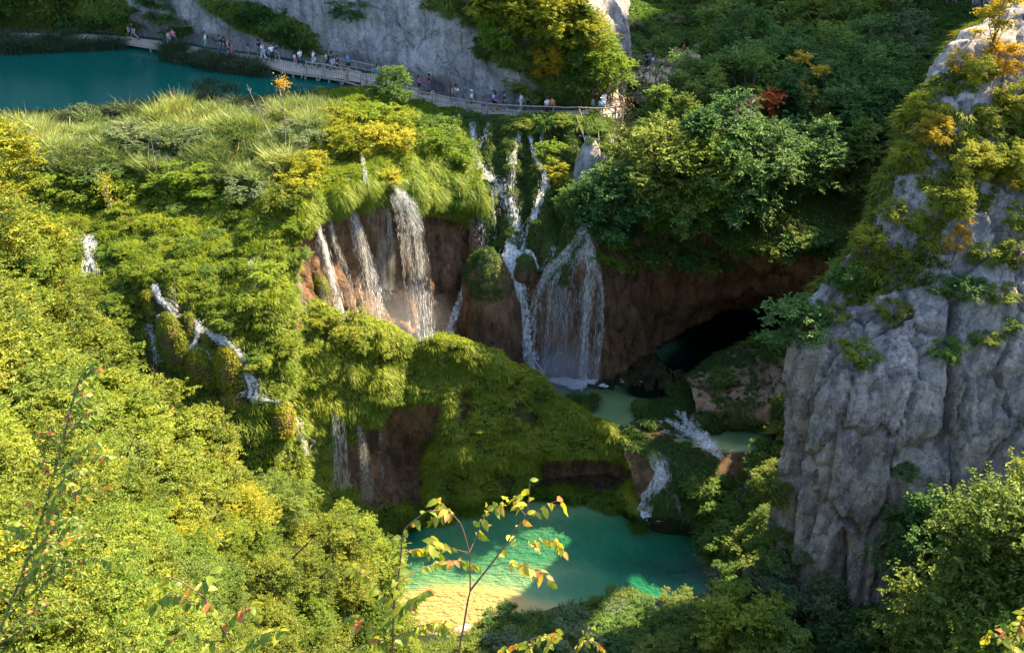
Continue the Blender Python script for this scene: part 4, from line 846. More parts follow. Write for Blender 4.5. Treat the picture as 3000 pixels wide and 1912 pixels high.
fall('stream', 'winding white stream running down past the mossy boulders', [([(153, 284, 3), (160, 298, 7), (168, 305, 9), (176, 313, 12)], 'surf', 800, .055, False, {}), ([(157, 317, 3), (172, 315, 3), (190, 317, 3), (196, 321, 4)], 'surf', 200, .06, True, {}),
 ([(195, 319, 5), (199, 331, 8), (212, 335, 8), (224, 341, 9), (238, 354, 9), (246, 372, 10), (254, 389, 15), (253, 398, 20)], 'surf', 3000, .065, False, dict(seglen=(.02, .08))), ([(199, 334, 4), (189, 351, 6), (185, 366, 4)], 'surf', 200, .05, True, {}), ([(196, 347, 4), (206, 351, 5), (213, 361, 3)], 'surf', 160, .05, False, {}), ([(251, 398, 10), (266, 399, 3), (282, 401, 3), (290, 405, 5)], 'surf', 200, .06, True, {})], 'stream', GS)
fall('stream', 'bluish white rivulet left of the largest mossy boulder', [([(148, 322, 4), (153, 342, 9), (160, 362, 11)], 'surf', 420, .05, False, dict(seglen=(.05, .18)))], 'stream', GS)
fall('stream', 'lowest bright chute of the left slope above the treetops', [([(287, 403, 3), (293, 417, 8), (300, 438, 12), (305, 455, 13)], 'surf', 900, .07, True, dict(seglen=(.05, .18)))], 'stream', GS)
fall('stream', 'thin trickle in the green slope beside the upper rivulet', [([(252, 258, 5), (253, 272, 6), (255, 288, 7)], 'surf', 260, .04, False, {}), ([(104, 297, 2), (109, 312, 5), (112, 324, 5)], 'surf', 130, .04, False, {})], 'stream', GS)
GT = 'curtains under the terrace'
fall('waterfall', 'sunlit dripping curtain on the left edge of the lower brown cave', [([(335, 412, 6), (337, 445, 10), (339, 490, 14)], 'free', 360, .03, False, dict(outw=.8)), ([(343, 419, 2), (346, 450, 4), (348, 488, 6)], 'free', 260, .035, False, dict(outw=.8)), ([(336, 446, 2), (336, 460, 4), (337, 480, 7)], 'free', 120, .06, False, dict(outw=.8))], group=GT)
fall('waterfall', 'sparkling fan of drops in front of the lower brown cave', [([(359, 422, 3), (362, 440, 8), (365, 465, 13), (368, 500, 14)], 'free', 560, .032, False, dict(seglen=(.02, .08), outw=1.2))], group=GT)
fall('waterfall', 'single thread of water right of the sparkling fan', [([(379, 418, 2), (381, 445, 3), (383, 488, 5)], 'free', 170, .035, False, dict(seglen=(.03, .1), outw=1.)), ([(343, 332, .1), (343, 333, .1)], 'surf', 1, .01, False, {})], group=GT)
GR = 'rapids between the pools'
fall('rapids', 'wide white rapids curving beside the bare tan mound', [([(674, 415, 12), (690, 425, 13), (702, 437, 10), (712, 445, 7), (716, 450, 4)], 'surf', 1300, .08, False, dict(off=.2)), ([(695, 416, 9), (688, 428, 11), (704, 444, 10), (716, 453, 7), (722, 457, 3)], 'surf', 1300, .08, False, dict(off=.2)), ([(664, 420, 7), (680, 430, 12), (694, 439, 10), (706, 446, 6)], 'surf', 900, .08, False, dict(off=.2)), ([(660, 430, 6), (672, 434, 6), (684, 438, 4)], 'surf', 160, .06, False, dict(off=.2)), ([(612, 420, 8), (622, 424, 10), (636, 424, 5)], 'surf', 60, .06, False, dict(off=.2))], 'rapids', GR)
fall('rapids', 'branching white rapids dropping into the green pool', [([(649, 451, 6), (657, 464, 8), (664, 478, 9), (656, 492, 8), (648, 512, 9)], 'surf', 1000, .07, False, dict(off=.2)), ([(655, 452, 5), (662, 466, 9), (658, 480, 9), (647, 496, 8), (640, 510, 7)], 'surf', 900, .07, False, dict(off=.2)), ([(664, 484, 4), (676, 498, 4), (680, 518, 7)], 'surf', 260, .06, False, dict(off=.25)), ([(660, 457, 3), (672, 463, 5), (680, 466, 3)], 'surf', 100, .06, False, dict(off=.25))], 'rapids', GR)
fall('rapids', 'broken white rapids half hidden by bushes near the grey pillar', [([(755, 472, 5), (746, 492, 9), (736, 506, 6)], 'surf', 320, .07, False, dict(off=.3, wob=.1))], 'rapids', GR)
# foam lying on the pools
def foam_patch(polys, z, n, seed, size=.14):
    r = np.random.default_rng(seed); C = []
    for (cx_, cy2, rx, ry) in polys:
        t = r.uniform(0, 6.28, n); q = np.abs(r.normal(0, .5, n)); C += [PZ(cx_+rx*q_*math.cos(t_), cy2+ry*q_*math.sin(t_), z) for q_, t_ in zip(q, t)]
    C = np.array(C); m = len(C); keep = fbm(C, .9, 3, seed) > -.1; C = C[keep]; m = len(C); a = r.uniform(0, 6.28, m); s = size*r.uniform(.3, 1.3, m)
    X = np.stack([np.cos(a), np.sin(a)*.6, 0*a], 1)*s[:, None]; Yv = np.stack([-np.sin(a), np.cos(a)*.6, 0*a+.1], 1)*s[:, None]; C[:, 2] += r.uniform(0, .1, m)
    return np.stack([C-X, C-Yv, C+X, C+Yv], 1).reshape(-1, 3), np.arange(m*4).reshape(m, 4)
V, Q = joinm([foam_patch([(565, 382, 38, 6), (583, 384, 34, 4)], -18.95, 1700, 5, .2), foam_patch([(534, 380, 12, 6)], -18.9, 500, 6)])
link('foam', mesh_np('foam', V, Q, smooth_=False), FOAM, label='white foam on the middle pool at the foot of the large curtain fall', category='foam', **STUFF)
V, Q = joinm([foam_patch([(690, 422, 16, 6), (700, 436, 12, 6), (708, 446, 10, 5)], -18.9, 260, 11, .1), foam_patch([(655, 462, 8, 5), (660, 478, 8, 6)], -20.6, 60, 12, .08)])
link('foam', mesh_np('foam', V, Q, smooth_=False), FOAM, label='flecks of foam around the wide rapids', category='foam', **STUFF)
V, Q = joinm([foam_patch([(643, 513, 9, 5), (680, 521, 20, 2.2), (736, 508, 5, 2)], -23.44, 500, 7, .12), foam_patch([(697, 424, 18, 5), (650, 422, 20, 4), (705, 408, 24, 3)], -18.95, 170, 8, .12), foam_patch([(465, 628, 10, 5)], -23.4, 160, 9, .12)])
link('foam', mesh_np('foam', V, Q, smooth_=False), FOAM, label='thin foam where the rapids enter the green pool', category='foam', **STUFF)
# far waterfall in the top right corner
fw0 = [PY(905, 34, 148), PY(925, 34, 149), PY(985, 34, 150), PY(1040, 34, 150)]
rows = [[p+np.array([0, 3, 30.]) for p in fw0], [p+np.array([0, 1.5, 12.]) for p in fw0], [p+np.array([0, .5, 3.]) for p in fw0], [p+np.array([0, 0, -4.]) for p in fw0]]
loft('cliff_far', rows, 1.0, TUFA, disp=((1.2, .15, 4, True, 121),), veg=lambda G, N, U, V: -.4+0*U, hit=False, **ST)
sheet('pool_far', [PY(915, 33, 150), PY(1010, 33, 150), PY(985, 55, 120), PY(925, 55, 118)], water_mat('far_pool', (.03, .045, .055), .25, .8, .2), None, **ST)
def farfall():
    ps = [strands(np.array([PY(973, -14, 147), PY(972, 8, 146.6), PY(970, 30, 146)]), np.array([PY(992, -14, 147), PY(992, 8, 146.6), PY(990, 30, 146)]), 500, .12, 3, (.1, .4)), strands(np.array([PY(942, -14, 147), PY(940, 15, 146.6)]), np.array([PY(962, -14, 147), PY(960, 15, 146.6)]), 70, .08, 4, (.1, .4))]
    V, Q = joinm(ps); link('waterfall', mesh_np('waterfall', V, Q, smooth_=False), FOAM, label='distant tall waterfall in the top right corner behind the forest', category='waterfall')
farfall()

# ================================================================== MOSSY BOULDERS AND MOUNDS
def boulder(name, label, px, py, wpx, hpx, depth, fuzz, rockm, tint0=.5, cat='boulder', group=None, lean=0, back=.3, n=1.0, cover=-1, seed=1, sink=.1):
    h = hit(px, py); d = proj(h)[2]; w_, hh = wpx*d/FOC, hpx*d/FOC/.83
    c = h+np.array([0, back, 0]); nu, nv = 40, 30
    th = np.linspace(0, 2*math.pi, nu, endpoint=False); ph = np.linspace(0, math.pi, nv)
    T, Pp = np.meshgrid(th, ph); D = np.stack([np.sin(Pp)*np.cos(T), np.sin(Pp)*np.sin(T), np.cos(Pp)], -1)
    G = D*[w_/2, depth/2, hh/2]; G[..., 0] += lean*G[..., 2]; G[..., :2] *= (1-.22*(G[..., 2:]/(hh/2)))
    G = G*(1+.16*fbm(G+c, 1.2/max(w_, .8), 3, seed)[..., None]+.07*fbm(G+c, 2.5, 3, seed+3)[..., None])
    i = np.arange(nv-1)[:, None]*nu; j = np.arange(nu)[None]; jn = (j+1) % nu; Q = np.stack([i+j, i+nu+j, i+nu+jn, i+jn], -1).reshape(-1, 4)
    e = bpy.data.objects.new(name, None); COL.objects.link(e); e.location = tuple(c+np.array([0, 0, -hh/2])); e['label'] = label; e['category'] = cat
    if group: e['group'] = group
    G0 = G+[0, 0, hh/2]; N_ = unit(G/np.array([w_, depth, hh])**2)
    link('rock', mesh_np('rock', G0, Q, vattr={'veg': np.full((nv, nu), .1)}), rockm, e)
    r = np.random.default_rng(seed); m = int(n*230*w_*hh)+60; ii = r.integers(1, nv-3, m); jj = r.integers(0, nu, m); a_ = r.uniform(0, 1, (m, 1)); b_ = r.uniform(0, 1, (m, 1)); P = (G0[ii, jj]*(1-a_)+G0[ii+1, jj]*a_)*(1-b_)+(G0[ii, (jj+1) % nu]*(1-a_)+G0[ii+1, (jj+1) % nu]*a_)*b_; Nn = N_[ii, jj]
    k = (Nn[:, 2] > cover)&((Nn[:, 1] < .5)); P, Nn = P[k], Nn[k]
    V, Qb, t = tussocks(P, Nn, 12, .2, .045, seed, droop=1.4, spread=.5, upr=.0, tintf=lambda P: tint0+.25*lump(P, 1.0, 4), radius=.08)
    link('moss', mesh_np('moss', V, Qb, t, smooth_=False), fuzz, e); return e
GB = 'mossy boulders in the left cascade'
boulder('mossy_boulder', 'tallest mossy boulder, elongated, left of the winding stream', 173, 344, 30, 54, 2.2, GM['moss'], TUFA, .42, group=GB, lean=-.12, seed=2)
boulder('mossy_boulder', 'small dark mossy boulder wedged above the stream bend', 189, 329, 15, 26, 1.6, GM['moss'], TUFA, .35, group=GB, seed=3)
boulder('mossy_boulder', 'small round mossy boulder between the two stream arms', 205, 340, 12, 19, 1.3, GM['moss'], TUFA, .55, group=GB, seed=4)
boulder('mossy_boulder', 'slanting mossy boulder with a darker left flank below the fork', 199, 368, 29, 38, 2.2, GM['moss'], TUFA, .5, group=GB, lean=-.3, seed=5)
boulder('mossy_boulder', 'big rounded golden green boulder hugging the wide stream bend', 229, 369, 28, 40, 2.4, GM['moss'], TUFA, .68, group=GB, seed=6)
boulder('mossy_boulder', 'low golden mossy boulder under the wide stream bend', 232, 398, 24, 18, 2, GM['moss'], TUFA, .7, group=GB, seed=7)
boulder('mossy_boulder', 'narrow upright mossy boulder left of the first stream ledge', 150, 309, 10, 30, 1.3, GM['moss'], TUFA, .6, group=GB, seed=8)
boulder('mossy_boulder', 'broad mossy boulder above the treetops beside the lowest chute', 281, 420, 24, 34, 2.6, GM['moss'], TUFA, .6, group=GB, seed=9)
boulder('tufa_mound', 'huge cone shaped brown tufa mound with mossy shoulders between the falls', 491, 302, 62, 112, 7.0, GM['grass_dark'], TUFA, .45, 'mound', lean=-.05, back=-1.2, cover=.35, seed=12, n=.5)
boulder('mossy_boulder', 'round dark mossy boulder parting the white chute', 526, 269, 27, 24, 2.0, GM['grass_dark'], TUFA, .5, seed=13, back=-.1, cover=.15)
boulder('mossy_boulder', 'narrow mossy rib on the left shoulder of the curtain fall', 572, 244, 8, 26, 1.4, GM['grass_dark'], TUFA, .55, seed=14)
boulder('mossy_boulder', 'dark green mossy hump left of the curtain fall', 549, 262, 16, 34, 1.8, GM['grass_dark'], TUFA, .45, seed=15)
boulder('mossy_boulder', 'mossy knob between the sunlit narrow fall and the terrace', 321, 294, 14, 30, 1.6, GM['moss'], TUFA, .5, seed=16)
boulder('mossy_boulder', 'golden dripping moss nose hanging under the terrace', 353, 425, 9, 22, 1.2, GM['moss'], TUFA, .75, seed=17, back=-.4)
boulder('rock_stump', 'grey pointed rock stump among shrubs below the boardwalk', 586, 160, 28, 58, 3.0, GM['grass_dark'], LIME, .5, 'rock', lean=.08, back=-2.4, cover=.8, seed=19, n=.1)

# spray hanging at the foot of the falls
def mist(px, py, Y, rx, ry, rz, dens, label):
    me = bpy.data.meshes.new('mist'); nu, nv = 20, 12; T, Pp = np.meshgrid(np.linspace(0, 2*math.pi, nu, endpoint=False), np.linspace(.05, math.pi-.05, nv))
    G = np.stack([np.sin(Pp)*np.cos(T)*rx, np.sin(Pp)*np.sin(T)*ry, np.cos(Pp)*rz], -1); i = np.arange(nv-1)[:, None]*nu; j = np.arange(nu)[None]; jn = (j+1) % nu
    Q = np.stack([i+j, i+nu+j, i+nu+jn, i+jn], -1).reshape(-1, 4).tolist(); Q.append(list(range(nu))); Q.append(list(range(nv*nu-1, nv*nu-nu-1, -1))); me.from_pydata(G.reshape(-1, 3).tolist(), [], Q); me.update()
    m, N, L = mat('spray'); v = N.new('ShaderNodeVolumePrincipled'); v.inputs['Color'].default_value = (.95, .96, 1, 1); v.inputs['Density'].default_value = dens
    tc = N.new('ShaderNodeTexCoord'); mp = N.new('ShaderNodeMapping'); mp.inputs['Scale'].default_value = (1/rx, 1/ry, 1/rz); L.new(tc.outputs['Object'], mp.inputs[0]); ln = N.new('ShaderNodeVectorMath'); ln.operation = 'LENGTH'; L.new(mp.outputs[0], ln.inputs[0])
    mr = N.new('ShaderNodeMapRange'); mr.interpolation_type = 'SMOOTHSTEP'; mr.inputs[1].default_value = 0; mr.inputs[2].default_value = .97; mr.inputs[3].default_value = dens; mr.inputs[4].default_value = 0; L.new(ln.outputs['Value'], mr.inputs[0]); L.new(mr.outputs[0], v.inputs['Density'])
    o = N.new('ShaderNodeOutputMaterial'); L.new(v.outputs[0], o.inputs[1]); link('mist', me, m, loc=tuple(PY(px, py, Y)), label=label, category='mist', **STUFF)
mist(563, 372, 67.4, 4.2, 2.6, 3.4, .22, 'thin spray rising at the foot of the curtain fall')
mist(400, 322, 65.4, 5.5, 2.4, 4.4, .07, 'sunlit spray at the foot of the brown wall')

GK = 'mossy rocks in the rapids'
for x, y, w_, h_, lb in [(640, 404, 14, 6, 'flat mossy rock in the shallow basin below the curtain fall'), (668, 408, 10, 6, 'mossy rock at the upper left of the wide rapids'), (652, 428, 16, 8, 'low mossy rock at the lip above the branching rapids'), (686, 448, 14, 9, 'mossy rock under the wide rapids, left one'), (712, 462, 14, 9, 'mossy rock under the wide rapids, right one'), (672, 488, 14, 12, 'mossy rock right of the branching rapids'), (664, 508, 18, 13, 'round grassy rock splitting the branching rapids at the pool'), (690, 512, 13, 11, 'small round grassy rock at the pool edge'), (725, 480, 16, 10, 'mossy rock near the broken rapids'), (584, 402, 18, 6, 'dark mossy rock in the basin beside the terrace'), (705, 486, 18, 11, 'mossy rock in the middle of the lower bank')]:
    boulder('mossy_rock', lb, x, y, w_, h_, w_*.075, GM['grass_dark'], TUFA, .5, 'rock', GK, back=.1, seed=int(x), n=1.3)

# ================================================================== BOARDWALK
BW = np.array([(-60, 32, 36.5, .6), (40, 33, 37, .6), (87, 34, 38, .6), (130, 37, 43, .6), (170, 42, 49.5, .6), (215, 50, 56.5, .6), (261, 56, 64, .6), (288, 61, 71, .6), (325, 67.7, 76, .6), (347, 70.5, 80, .5), (365, 74, 86, .2), (388, 80, 92, -.2), (408, 87, 99, -.5), (433, 94.4, 106, -.9), (459, 102, 110.6, -1.3), (487, 106.5, 115, -1.6), (521, 109.5, 117.6, -1.6), (553, 110.3, 118.5, -1.6), (580, 110.3, 119.3, -1.6), (606, 109.5, 120, -1.6), (623, 108, 117, -1.6)])
def deckpt(px, f):   # f 0 far edge, 1 near edge
    a = np.interp(px, BW[:, 0], BW[:, 1]); b = np.interp(px, BW[:, 0], BW[:, 2]); z = np.interp(px, BW[:, 0], BW[:, 3]); return PZ(px, a*(1-f)+b*f, z)
WOOD = pmat('weathered_planks', (.42, .35, .28), .85, 6, .3, .35, mapping=(1, 1, 1)); WOODD = pmat('grey_timber', (.3, .25, .21), .9, 8, .4, .35)
bwk = bpy.data.objects.new('boardwalk', None); COL.objects.link(bwk); bwk['label'] = 'long plank boardwalk curving along the foot of the grey cliff'; bwk['category'] = 'boardwalk'
pts = np.array([(deckpt(x, 0), deckpt(x, 1)) for x in np.linspace(-60, 623, 500)]); mid = pts.mean(1); s = np.concatenate([[0], np.cumsum(np.linalg.norm(np.diff(mid, axis=0), axis=1))])
n = int(s[-1]/.24); parts = []; tn = []
def plank(a0, b0, a1, b1, z0, parts, th=.06):
    V = []
    for p in (a0, b0, b1, a1): V += [[p[0], p[1], z0-th], [p[0], p[1], z0]]
    parts.append((np.array(V), np.array([[1, 3, 5, 7], [0, 6, 4, 2], [0, 2, 3, 1], [2, 4, 5, 3], [4, 6, 7, 5], [6, 0, 1, 7]])))
for k in range(n):
    q0, q1 = (k+.06)*s[-1]/n, (k+.94)*s[-1]/n
    f = lambda q, e: np.array([np.interp(q, s, pts[:, e, c]) for c in range(3)])
    a0, b0, a1, b1 = f(q0, 0), f(q0, 1), f(q1, 0), f(q1, 1); z = (a0[2]+b0[2])/2
    if -1.55 < z < .55: qs = np.floor(q0/1.5)*1.5; z = np.interp(qs, s, mid[:, 2])
    j = RNG.uniform(-.04, .04); plank(a0, b0+unit(b0-a0)*j, a1, b1+unit(b1-a1)*j, z+RNG.uniform(-.008, .008), parts)
V, Q = joinm(parts); link('deck', mesh_np('deck', V, Q, smooth_=False), WOOD, bwk)
B = [deckpt(x, 1)+np.array([0, .08, -.2]) for x in np.linspace(-60, 621, 90)]; A = [deckpt(x, 0)+np.array([0, -.08, -.2]) for x in np.linspace(-60, 621, 90)]
link('beam', mesh_np('beam', *tube(B, .12, 5)), WOODD, bwk); link('beam', mesh_np('beam', *tube(A, .12, 5)), WOODD, bwk)
for x in list(np.linspace(150, 400, 22))+list(np.linspace(415, 615, 14)):
    p = deckpt(x, .93); V, Q = tube([p+[0, 0, -.1], p+[0, 0, -1.6]], .11, 6); link('support_post', mesh_np('support_post', V, Q), WOODD, bwk)
# branch path climbing back behind the trees at the right end
br = np.array([((597, 110), (621, 109)), ((601, 102), (619, 101)), ((605, 95), (618, 94)), ((609, 90), (618, 89)), ((614, 86), (621, 85.5))], float); parts = []
for k in range(len(br)-1):
    for q in range(9):
        a = br[k]+(br[k+1]-br[k])*(q+.06)/9; b = br[k]+(br[k+1]-br[k])*(q+.94)/9
        P4 = [PZ(*a[0], -1.6), PZ(*a[1], -1.6), PZ(*b[0], -1.6), PZ(*b[1], -1.6)]; plank(P4[0], P4[1], P4[2], P4[3], -1.6+(k*9+q)*.012, parts)
V, Q = joinm(parts); link('deck', mesh_np('deck', V, Q, smooth_=False), WOOD, bwk)
def railing(label, pxs, f, h=1.1, brace=True, group='railings of the boardwalk', pts3=None):
    e = bpy.data.objects.new('railing', None); COL.objects.link(e); e['label'] = label; e['category'] = 'railing'; e['group'] = group
    P = pts3 if pts3 is not None else [deckpt(x, f) for x in pxs]
    for k, p in enumerate(P):
        j = RNG.normal(0, .03, 2); ps = [tube([p+[0, 0, -.35], p+[j[0], j[1], h+.05]], .08, 6)]
        if brace: ps.append(tube([p+[-.5, -.45, -.3], p+[0, -.02, h*.7]], .055, 5))
        V, Q = joinm(ps); link('post', mesh_np('post', V, Q), WOODD, e)
    for hh, r_ in ((h, .065), (h*.5, .05)):
        R = []
        for k, p in enumerate(P):
            R.append(p+[0, -.03, hh+RNG.normal(0, .015)])
            if k < len(P)-1: q = P[k+1]; R.append((p+q)/2+[0, -.03, hh-.03+RNG.normal(0, .02)])
        V, Q = tube(R, r_, 5); link('rail', mesh_np('rail', V, Q), WOODD, e)
    return e
railing('near railing of the boardwalk from the lake down to the falls', [307, 325, 348, 367, 387, 410, 433, 459, 487], .97)
railing('sunlit near railing of the boardwalk right above the waterfalls', [487.5, 521, 553, 579, 586, 599, 615, 622], .97)
railing('far railing of the boardwalk beside the grey cliff', [322, 341, 357, 373, 388, 399], .02, brace=False)
railing('short railing at the far right corner of the boardwalk', None, 0, pts3=[deckpt(623, .8), deckpt(623, .1), PZ(612, 101, -1.6), PZ(612, 100, -1.6)+[.2, 2.5, 0]], brace=False)
railing('small railing of the path behind the tree at the right end', None, 0, pts3=[PZ(607, 96, -1.4), PZ(611, 91, -1.3), PZ(616, 87, -1.2), PZ(622, 84, -1.0)], brace=False)
# sandy resting place and wall in the valley
SAND = pmat('packed_sand', (.36, .27, .19), .95, 2, .4, .3)
def patch(name, poly, mt, up=.12, **props):
    P = [hit(x, y)+[0, 0, up] for x, y in poly]; z = max(p[2] for p in P)-0.0
    V = [[p[0], p[1], p[2]] for p in P]; n = len(V); V += [[p[0], p[1], z-1.5] for p in P]; me = bpy.data.meshes.new(name)
    me.from_pydata(V, [], [list(range(n))]+[[i, (i+1) % n, (i+1) % n+n, i+n] for i in range(n)]); me.update(); return link(name, me, mt, **props)
patch('path', [(628, 72), (652, 66), (668, 70), (690, 74), (694, 84), (690, 96), (664, 92), (650, 104), (632, 106), (640, 92), (628, 86)], SAND, .35, **ST)
patch('path', [(668, 52), (690, 55), (700, 60), (700, 64), (684, 62), (668, 58)], SAND, .6, **ST)

# ================================================================== PEOPLE
def skin(name, verts, edges, radii, sub=1):
    me = bpy.data.meshes.new('tmp'); me.from_pydata(verts, edges, []); ob = bpy.data.objects.new('tmp', me); COL.objects.link(ob)
    m = ob.modifiers.new('s', 'SKIN'); sv = me.skin_vertices[0].data
    for k, r_ in enumerate(radii): sv[k].radius = (r_, r_) if not isinstance(r_, tuple) else r_
    sv[0].use_root = True; m.use_smooth_shade = True
    ob.modifiers.new('u', 'SUBSURF').levels = sub
    dg = bpy.context.evaluated_depsgraph_get(); out = bpy.data.meshes.new_from_object(ob.evaluated_get(dg)); out.name = name
    bpy.data.objects.remove(ob); bpy.data.meshes.remove(me); return out
def figure(pose, seed=0):
    """joints of a 1.72 m figure facing -Y; returns garment meshes"""
    st = {'walk': .30, 'stride': .42, 'stand': .06}[pose]; ar = {'walk': .25, 'stride': .34, 'stand': .05}[pose]
    J = dict(pel=(0, 0, .95), spn=(0, 0, 1.18), chs=(0, 0, 1.36), nek=(0, 0, 1.48), hd=(0, -.01, 1.60), top=(0, -.01, 1.70))
    J['hL'] = (.1, 0, .9); J['hR'] = (-.1, 0, .9); J['kL'] = (.11, -st*.55, .5); J['kR'] = (-.11, st*.25-.05, .49); J['aL'] = (.11, -st*.8, .08); J['aR'] = (-.11, st, .1 if st < .1 else .14)
    J['tL'] = (.12, -st*.8-.16, .04); J['tR'] = (-.12, st-.13, .04)
    J['sL'] = (.19, 0, 1.39); J['sR'] = (-.19, 0, 1.39); J['eL'] = (.24, ar*.4, 1.12); J['eR'] = (-.24, -ar*.4, 1.12); J['wL'] = (.23, ar*.2-.06, .88); J['wR'] = (-.23, -ar-.06, .9); J['fL'] = (.22, ar*.2-.09, .78); J['fR'] = (-.22, -ar-.11, .81)
    K = list(J); I = {k: i for i, k in enumerate(K)}; R = dict(pel=.14, spn=.12, chs=.14, nek=.055, hd=.095, top=.07, hL=.085, hR=.085, kL=.058, kR=.058, aL=.04, aR=.04, tL=.035, tR=.035, sL=.06, sR=.06, eL=.04, eR=.04, wL=.03, wR=.03, fL=.03, fR=.03)
    E = [('pel', 'spn'), ('spn', 'chs'), ('chs', 'nek'), ('nek', 'hd'), ('hd', 'top'), ('pel', 'hL'), ('pel', 'hR'), ('hL', 'kL'), ('hR', 'kR'), ('kL', 'aL'), ('kR', 'aR'), ('aL', 'tL'), ('aR', 'tR'), ('chs', 'sL'), ('chs', 'sR'), ('sL', 'eL'), ('sR', 'eR'), ('eL', 'wL'), ('eR', 'wR'), ('wL', 'fL'), ('wR', 'fR')]
    out = {}
    out['body'] = skin('body', [J[k] for k in K], [(I[a], I[b]) for a, b in E], [R[k] for k in K])
    def sub_(name, keys, edges, rad):
        return skin(name, [keys[k] for k in keys], [(list(keys).index(a), list(keys).index(b)) for a, b in edges], [rad[k] for k in keys])
    mixp = lambda a, b, t: tuple(np.array(J[a])*(1-t)+np.array(J[b])*t)
    ks = dict(pel=(0, 0, .97), spn=J['spn'], chs=J['chs'], up=(0, 0, 1.44), sL=J['sL'], sR=J['sR'], uL=mixp('sL', 'eL', .7), uR=mixp('sR', 'eR', .7))
    out['shirt'] = sub_('shirt', ks, [('pel', 'spn'), ('spn', 'chs'), ('chs', 'up'), ('chs', 'sL'), ('chs', 'sR'), ('sL', 'uL'), ('sR', 'uR')], dict(pel=.165, spn=.15, chs=.165, up=.08, sL=.085, sR=.085, uL=.06, uR=.06))
    for nm, t in (('shorts', .85), ('trousers', 1.85)):
        kk = dict(pel=(0, 0, .96), hL=J['hL'], hR=J['hR'], mL=mixp('hL', 'kL', min(t, 1)), mR=mixp('hR', 'kR', min(t, 1))); ed = [('pel', 'hL'), ('pel', 'hR'), ('hL', 'mL'), ('hR', 'mR')]; rr = dict(pel=.15, hL=.105, hR=.105, mL=.085 if t < 1 else .075, mR=.085 if t < 1 else .075)
        if t > 1: kk['aL'] = mixp('kL', 'aL', .9); kk['aR'] = mixp('kR', 'aR', .9); ed += [('mL', 'aL'), ('mR', 'aR')]; rr['aL'] = rr['aR'] = .06
        out[nm] = sub_(nm, kk, ed, rr)
    out['dress'] = skin('dress', [(0, 0, .62), (0, 0, .95), (0, 0, 1.18), (0, 0, 1.36), (0, 0, 1.43)], [(0, 1), (1, 2), (2, 3), (3, 4)], [.22, .18, .14, .165, .09])
    out['hair'] = skin('hair', [(0, .02, 1.66), (0, .0, 1.725), (0, .05, 1.6)], [(0, 1), (0, 2)], [.105, .07, .08])
    out['long_hair'] = skin('long_hair', [(0, .02, 1.66), (0, .0, 1.725), (0, .07, 1.55), (0, .1, 1.38)], [(0, 1), (0, 2), (2, 3)], [.105, .07, .095, .07])
    out['cap'] = skin('cap', [(0, 0, 1.69), (0, 0, 1.735), (0, -.13, 1.67)], [(0, 1), (0, 2)], [.11, .07, .05])
    out['backpack'] = skin('backpack', [(0, .2, 1.08), (0, .22, 1.25), (0, .2, 1.4)], [(0, 1), (1, 2)], [.14, .155, .12])
    sh = []
    for a, b in (('aL', 'tL'), ('aR', 'tR')):
        p, q = np.array(J[a]), np.array(J[b]); sh.append(tube([p+[0, .05, -.02], (p+q)/2, q, q+[0, -.03, 0]], [.045, .055, .05, .02], 6))
    out['shoe0'] = mesh_np('shoe', *sh[0]); out['shoe1'] = mesh_np('shoe', *sh[1]); return out
FIG = {p: figure(p) for p in ('walk', 'stride', 'stand')}
_cm = {}
def cm(c, nm):
    if c not in _cm:
        cols = dict(white=(.75, .75, .78), black=(.015, .015, .018), navy=(.02, .03, .07), blue=(.04, .18, .5), teal=(.02, .28, .35), jeans=(.1, .17, .3), mint=(.12, .55, .4), grey=(.2, .2, .22), beige=(.5, .42, .34), pink=(.7, .2, .3), magenta=(.75, .06, .35), red=(.6, .03, .02), lilac=(.4, .35, .6), purple=(.2, .08, .5), tan=(.35, .27, .2), khaki=(.25, .23, .16), lightblue=(.3, .5, .75), skin=(.5, .28, .19), brownhair=(.08, .04, .02), darkhair=(.02, .015, .012), blond=(.35, .22, .1), yellow=(.8, .6, .05), orange=(.7, .2, .03))
        m, N, L = mat('cloth_'+c); p = N.new('ShaderNodeBsdfPrincipled'); p.inputs['Base Color'].default_value = (*cols[c], 1); p.inputs['Roughness'].default_value = .8
        o = N.new('ShaderNodeOutputMaterial'); L.new(p.outputs[0], o.inputs[0]); _cm[c] = m
    return _cm[c]
GPL = 'visitors walking on the boardwalk'
def person(px, py, label, shirt, bottom=('shorts', 'black'), hair=('hair', 'darkhair'), pack=None, pose='walk', face=90, h=1.72, z=None, group=GPL, lift=0):
    """face: 0 towards the camera, 90 to the right, -90 to the left, 180 away"""
    if z is None: z = float(np.interp(px, BW[:, 0], BW[:, 3]))
    P = PZ(px, py, z+lift); e = bpy.data.objects.new('person', None); COL.objects.link(e); e.location = tuple(P); e.scale = (h/1.72,)*3; e.rotation_euler = (0, 0, math.radians(face)+RNG.normal(0, .15))
    e['label'] = label; e['category'] = 'person'; e['group'] = group; F_ = FIG[pose]
    link('body', F_['body'], cm('skin', ''), e); sc_ = cm('white' if RNG.uniform() < .5 else 'black', ''); link('shoe', F_['shoe0'], sc_, e); link('shoe', F_['shoe1'], sc_, e)
    if bottom[0] == 'dress': link('dress', F_['dress'], cm(bottom[1], ''), e)
    else: link('shirt', F_['shirt'], cm(shirt, ''), e); link(bottom[0], F_[bottom[0]], cm(bottom[1], ''), e)
    link(hair[0], F_[hair[0]], cm(hair[1], ''), e)
    if pack: link('backpack', F_['backpack'], cm(pack, ''), e)
    return e
Hl = ('long_hair', 'brownhair'); Hb = ('long_hair', 'blond')
person(131, 41, 'woman in grey top and black shorts walking with a tall man, farthest left', 'grey', hair=Hl, face=-100, h=1.65)
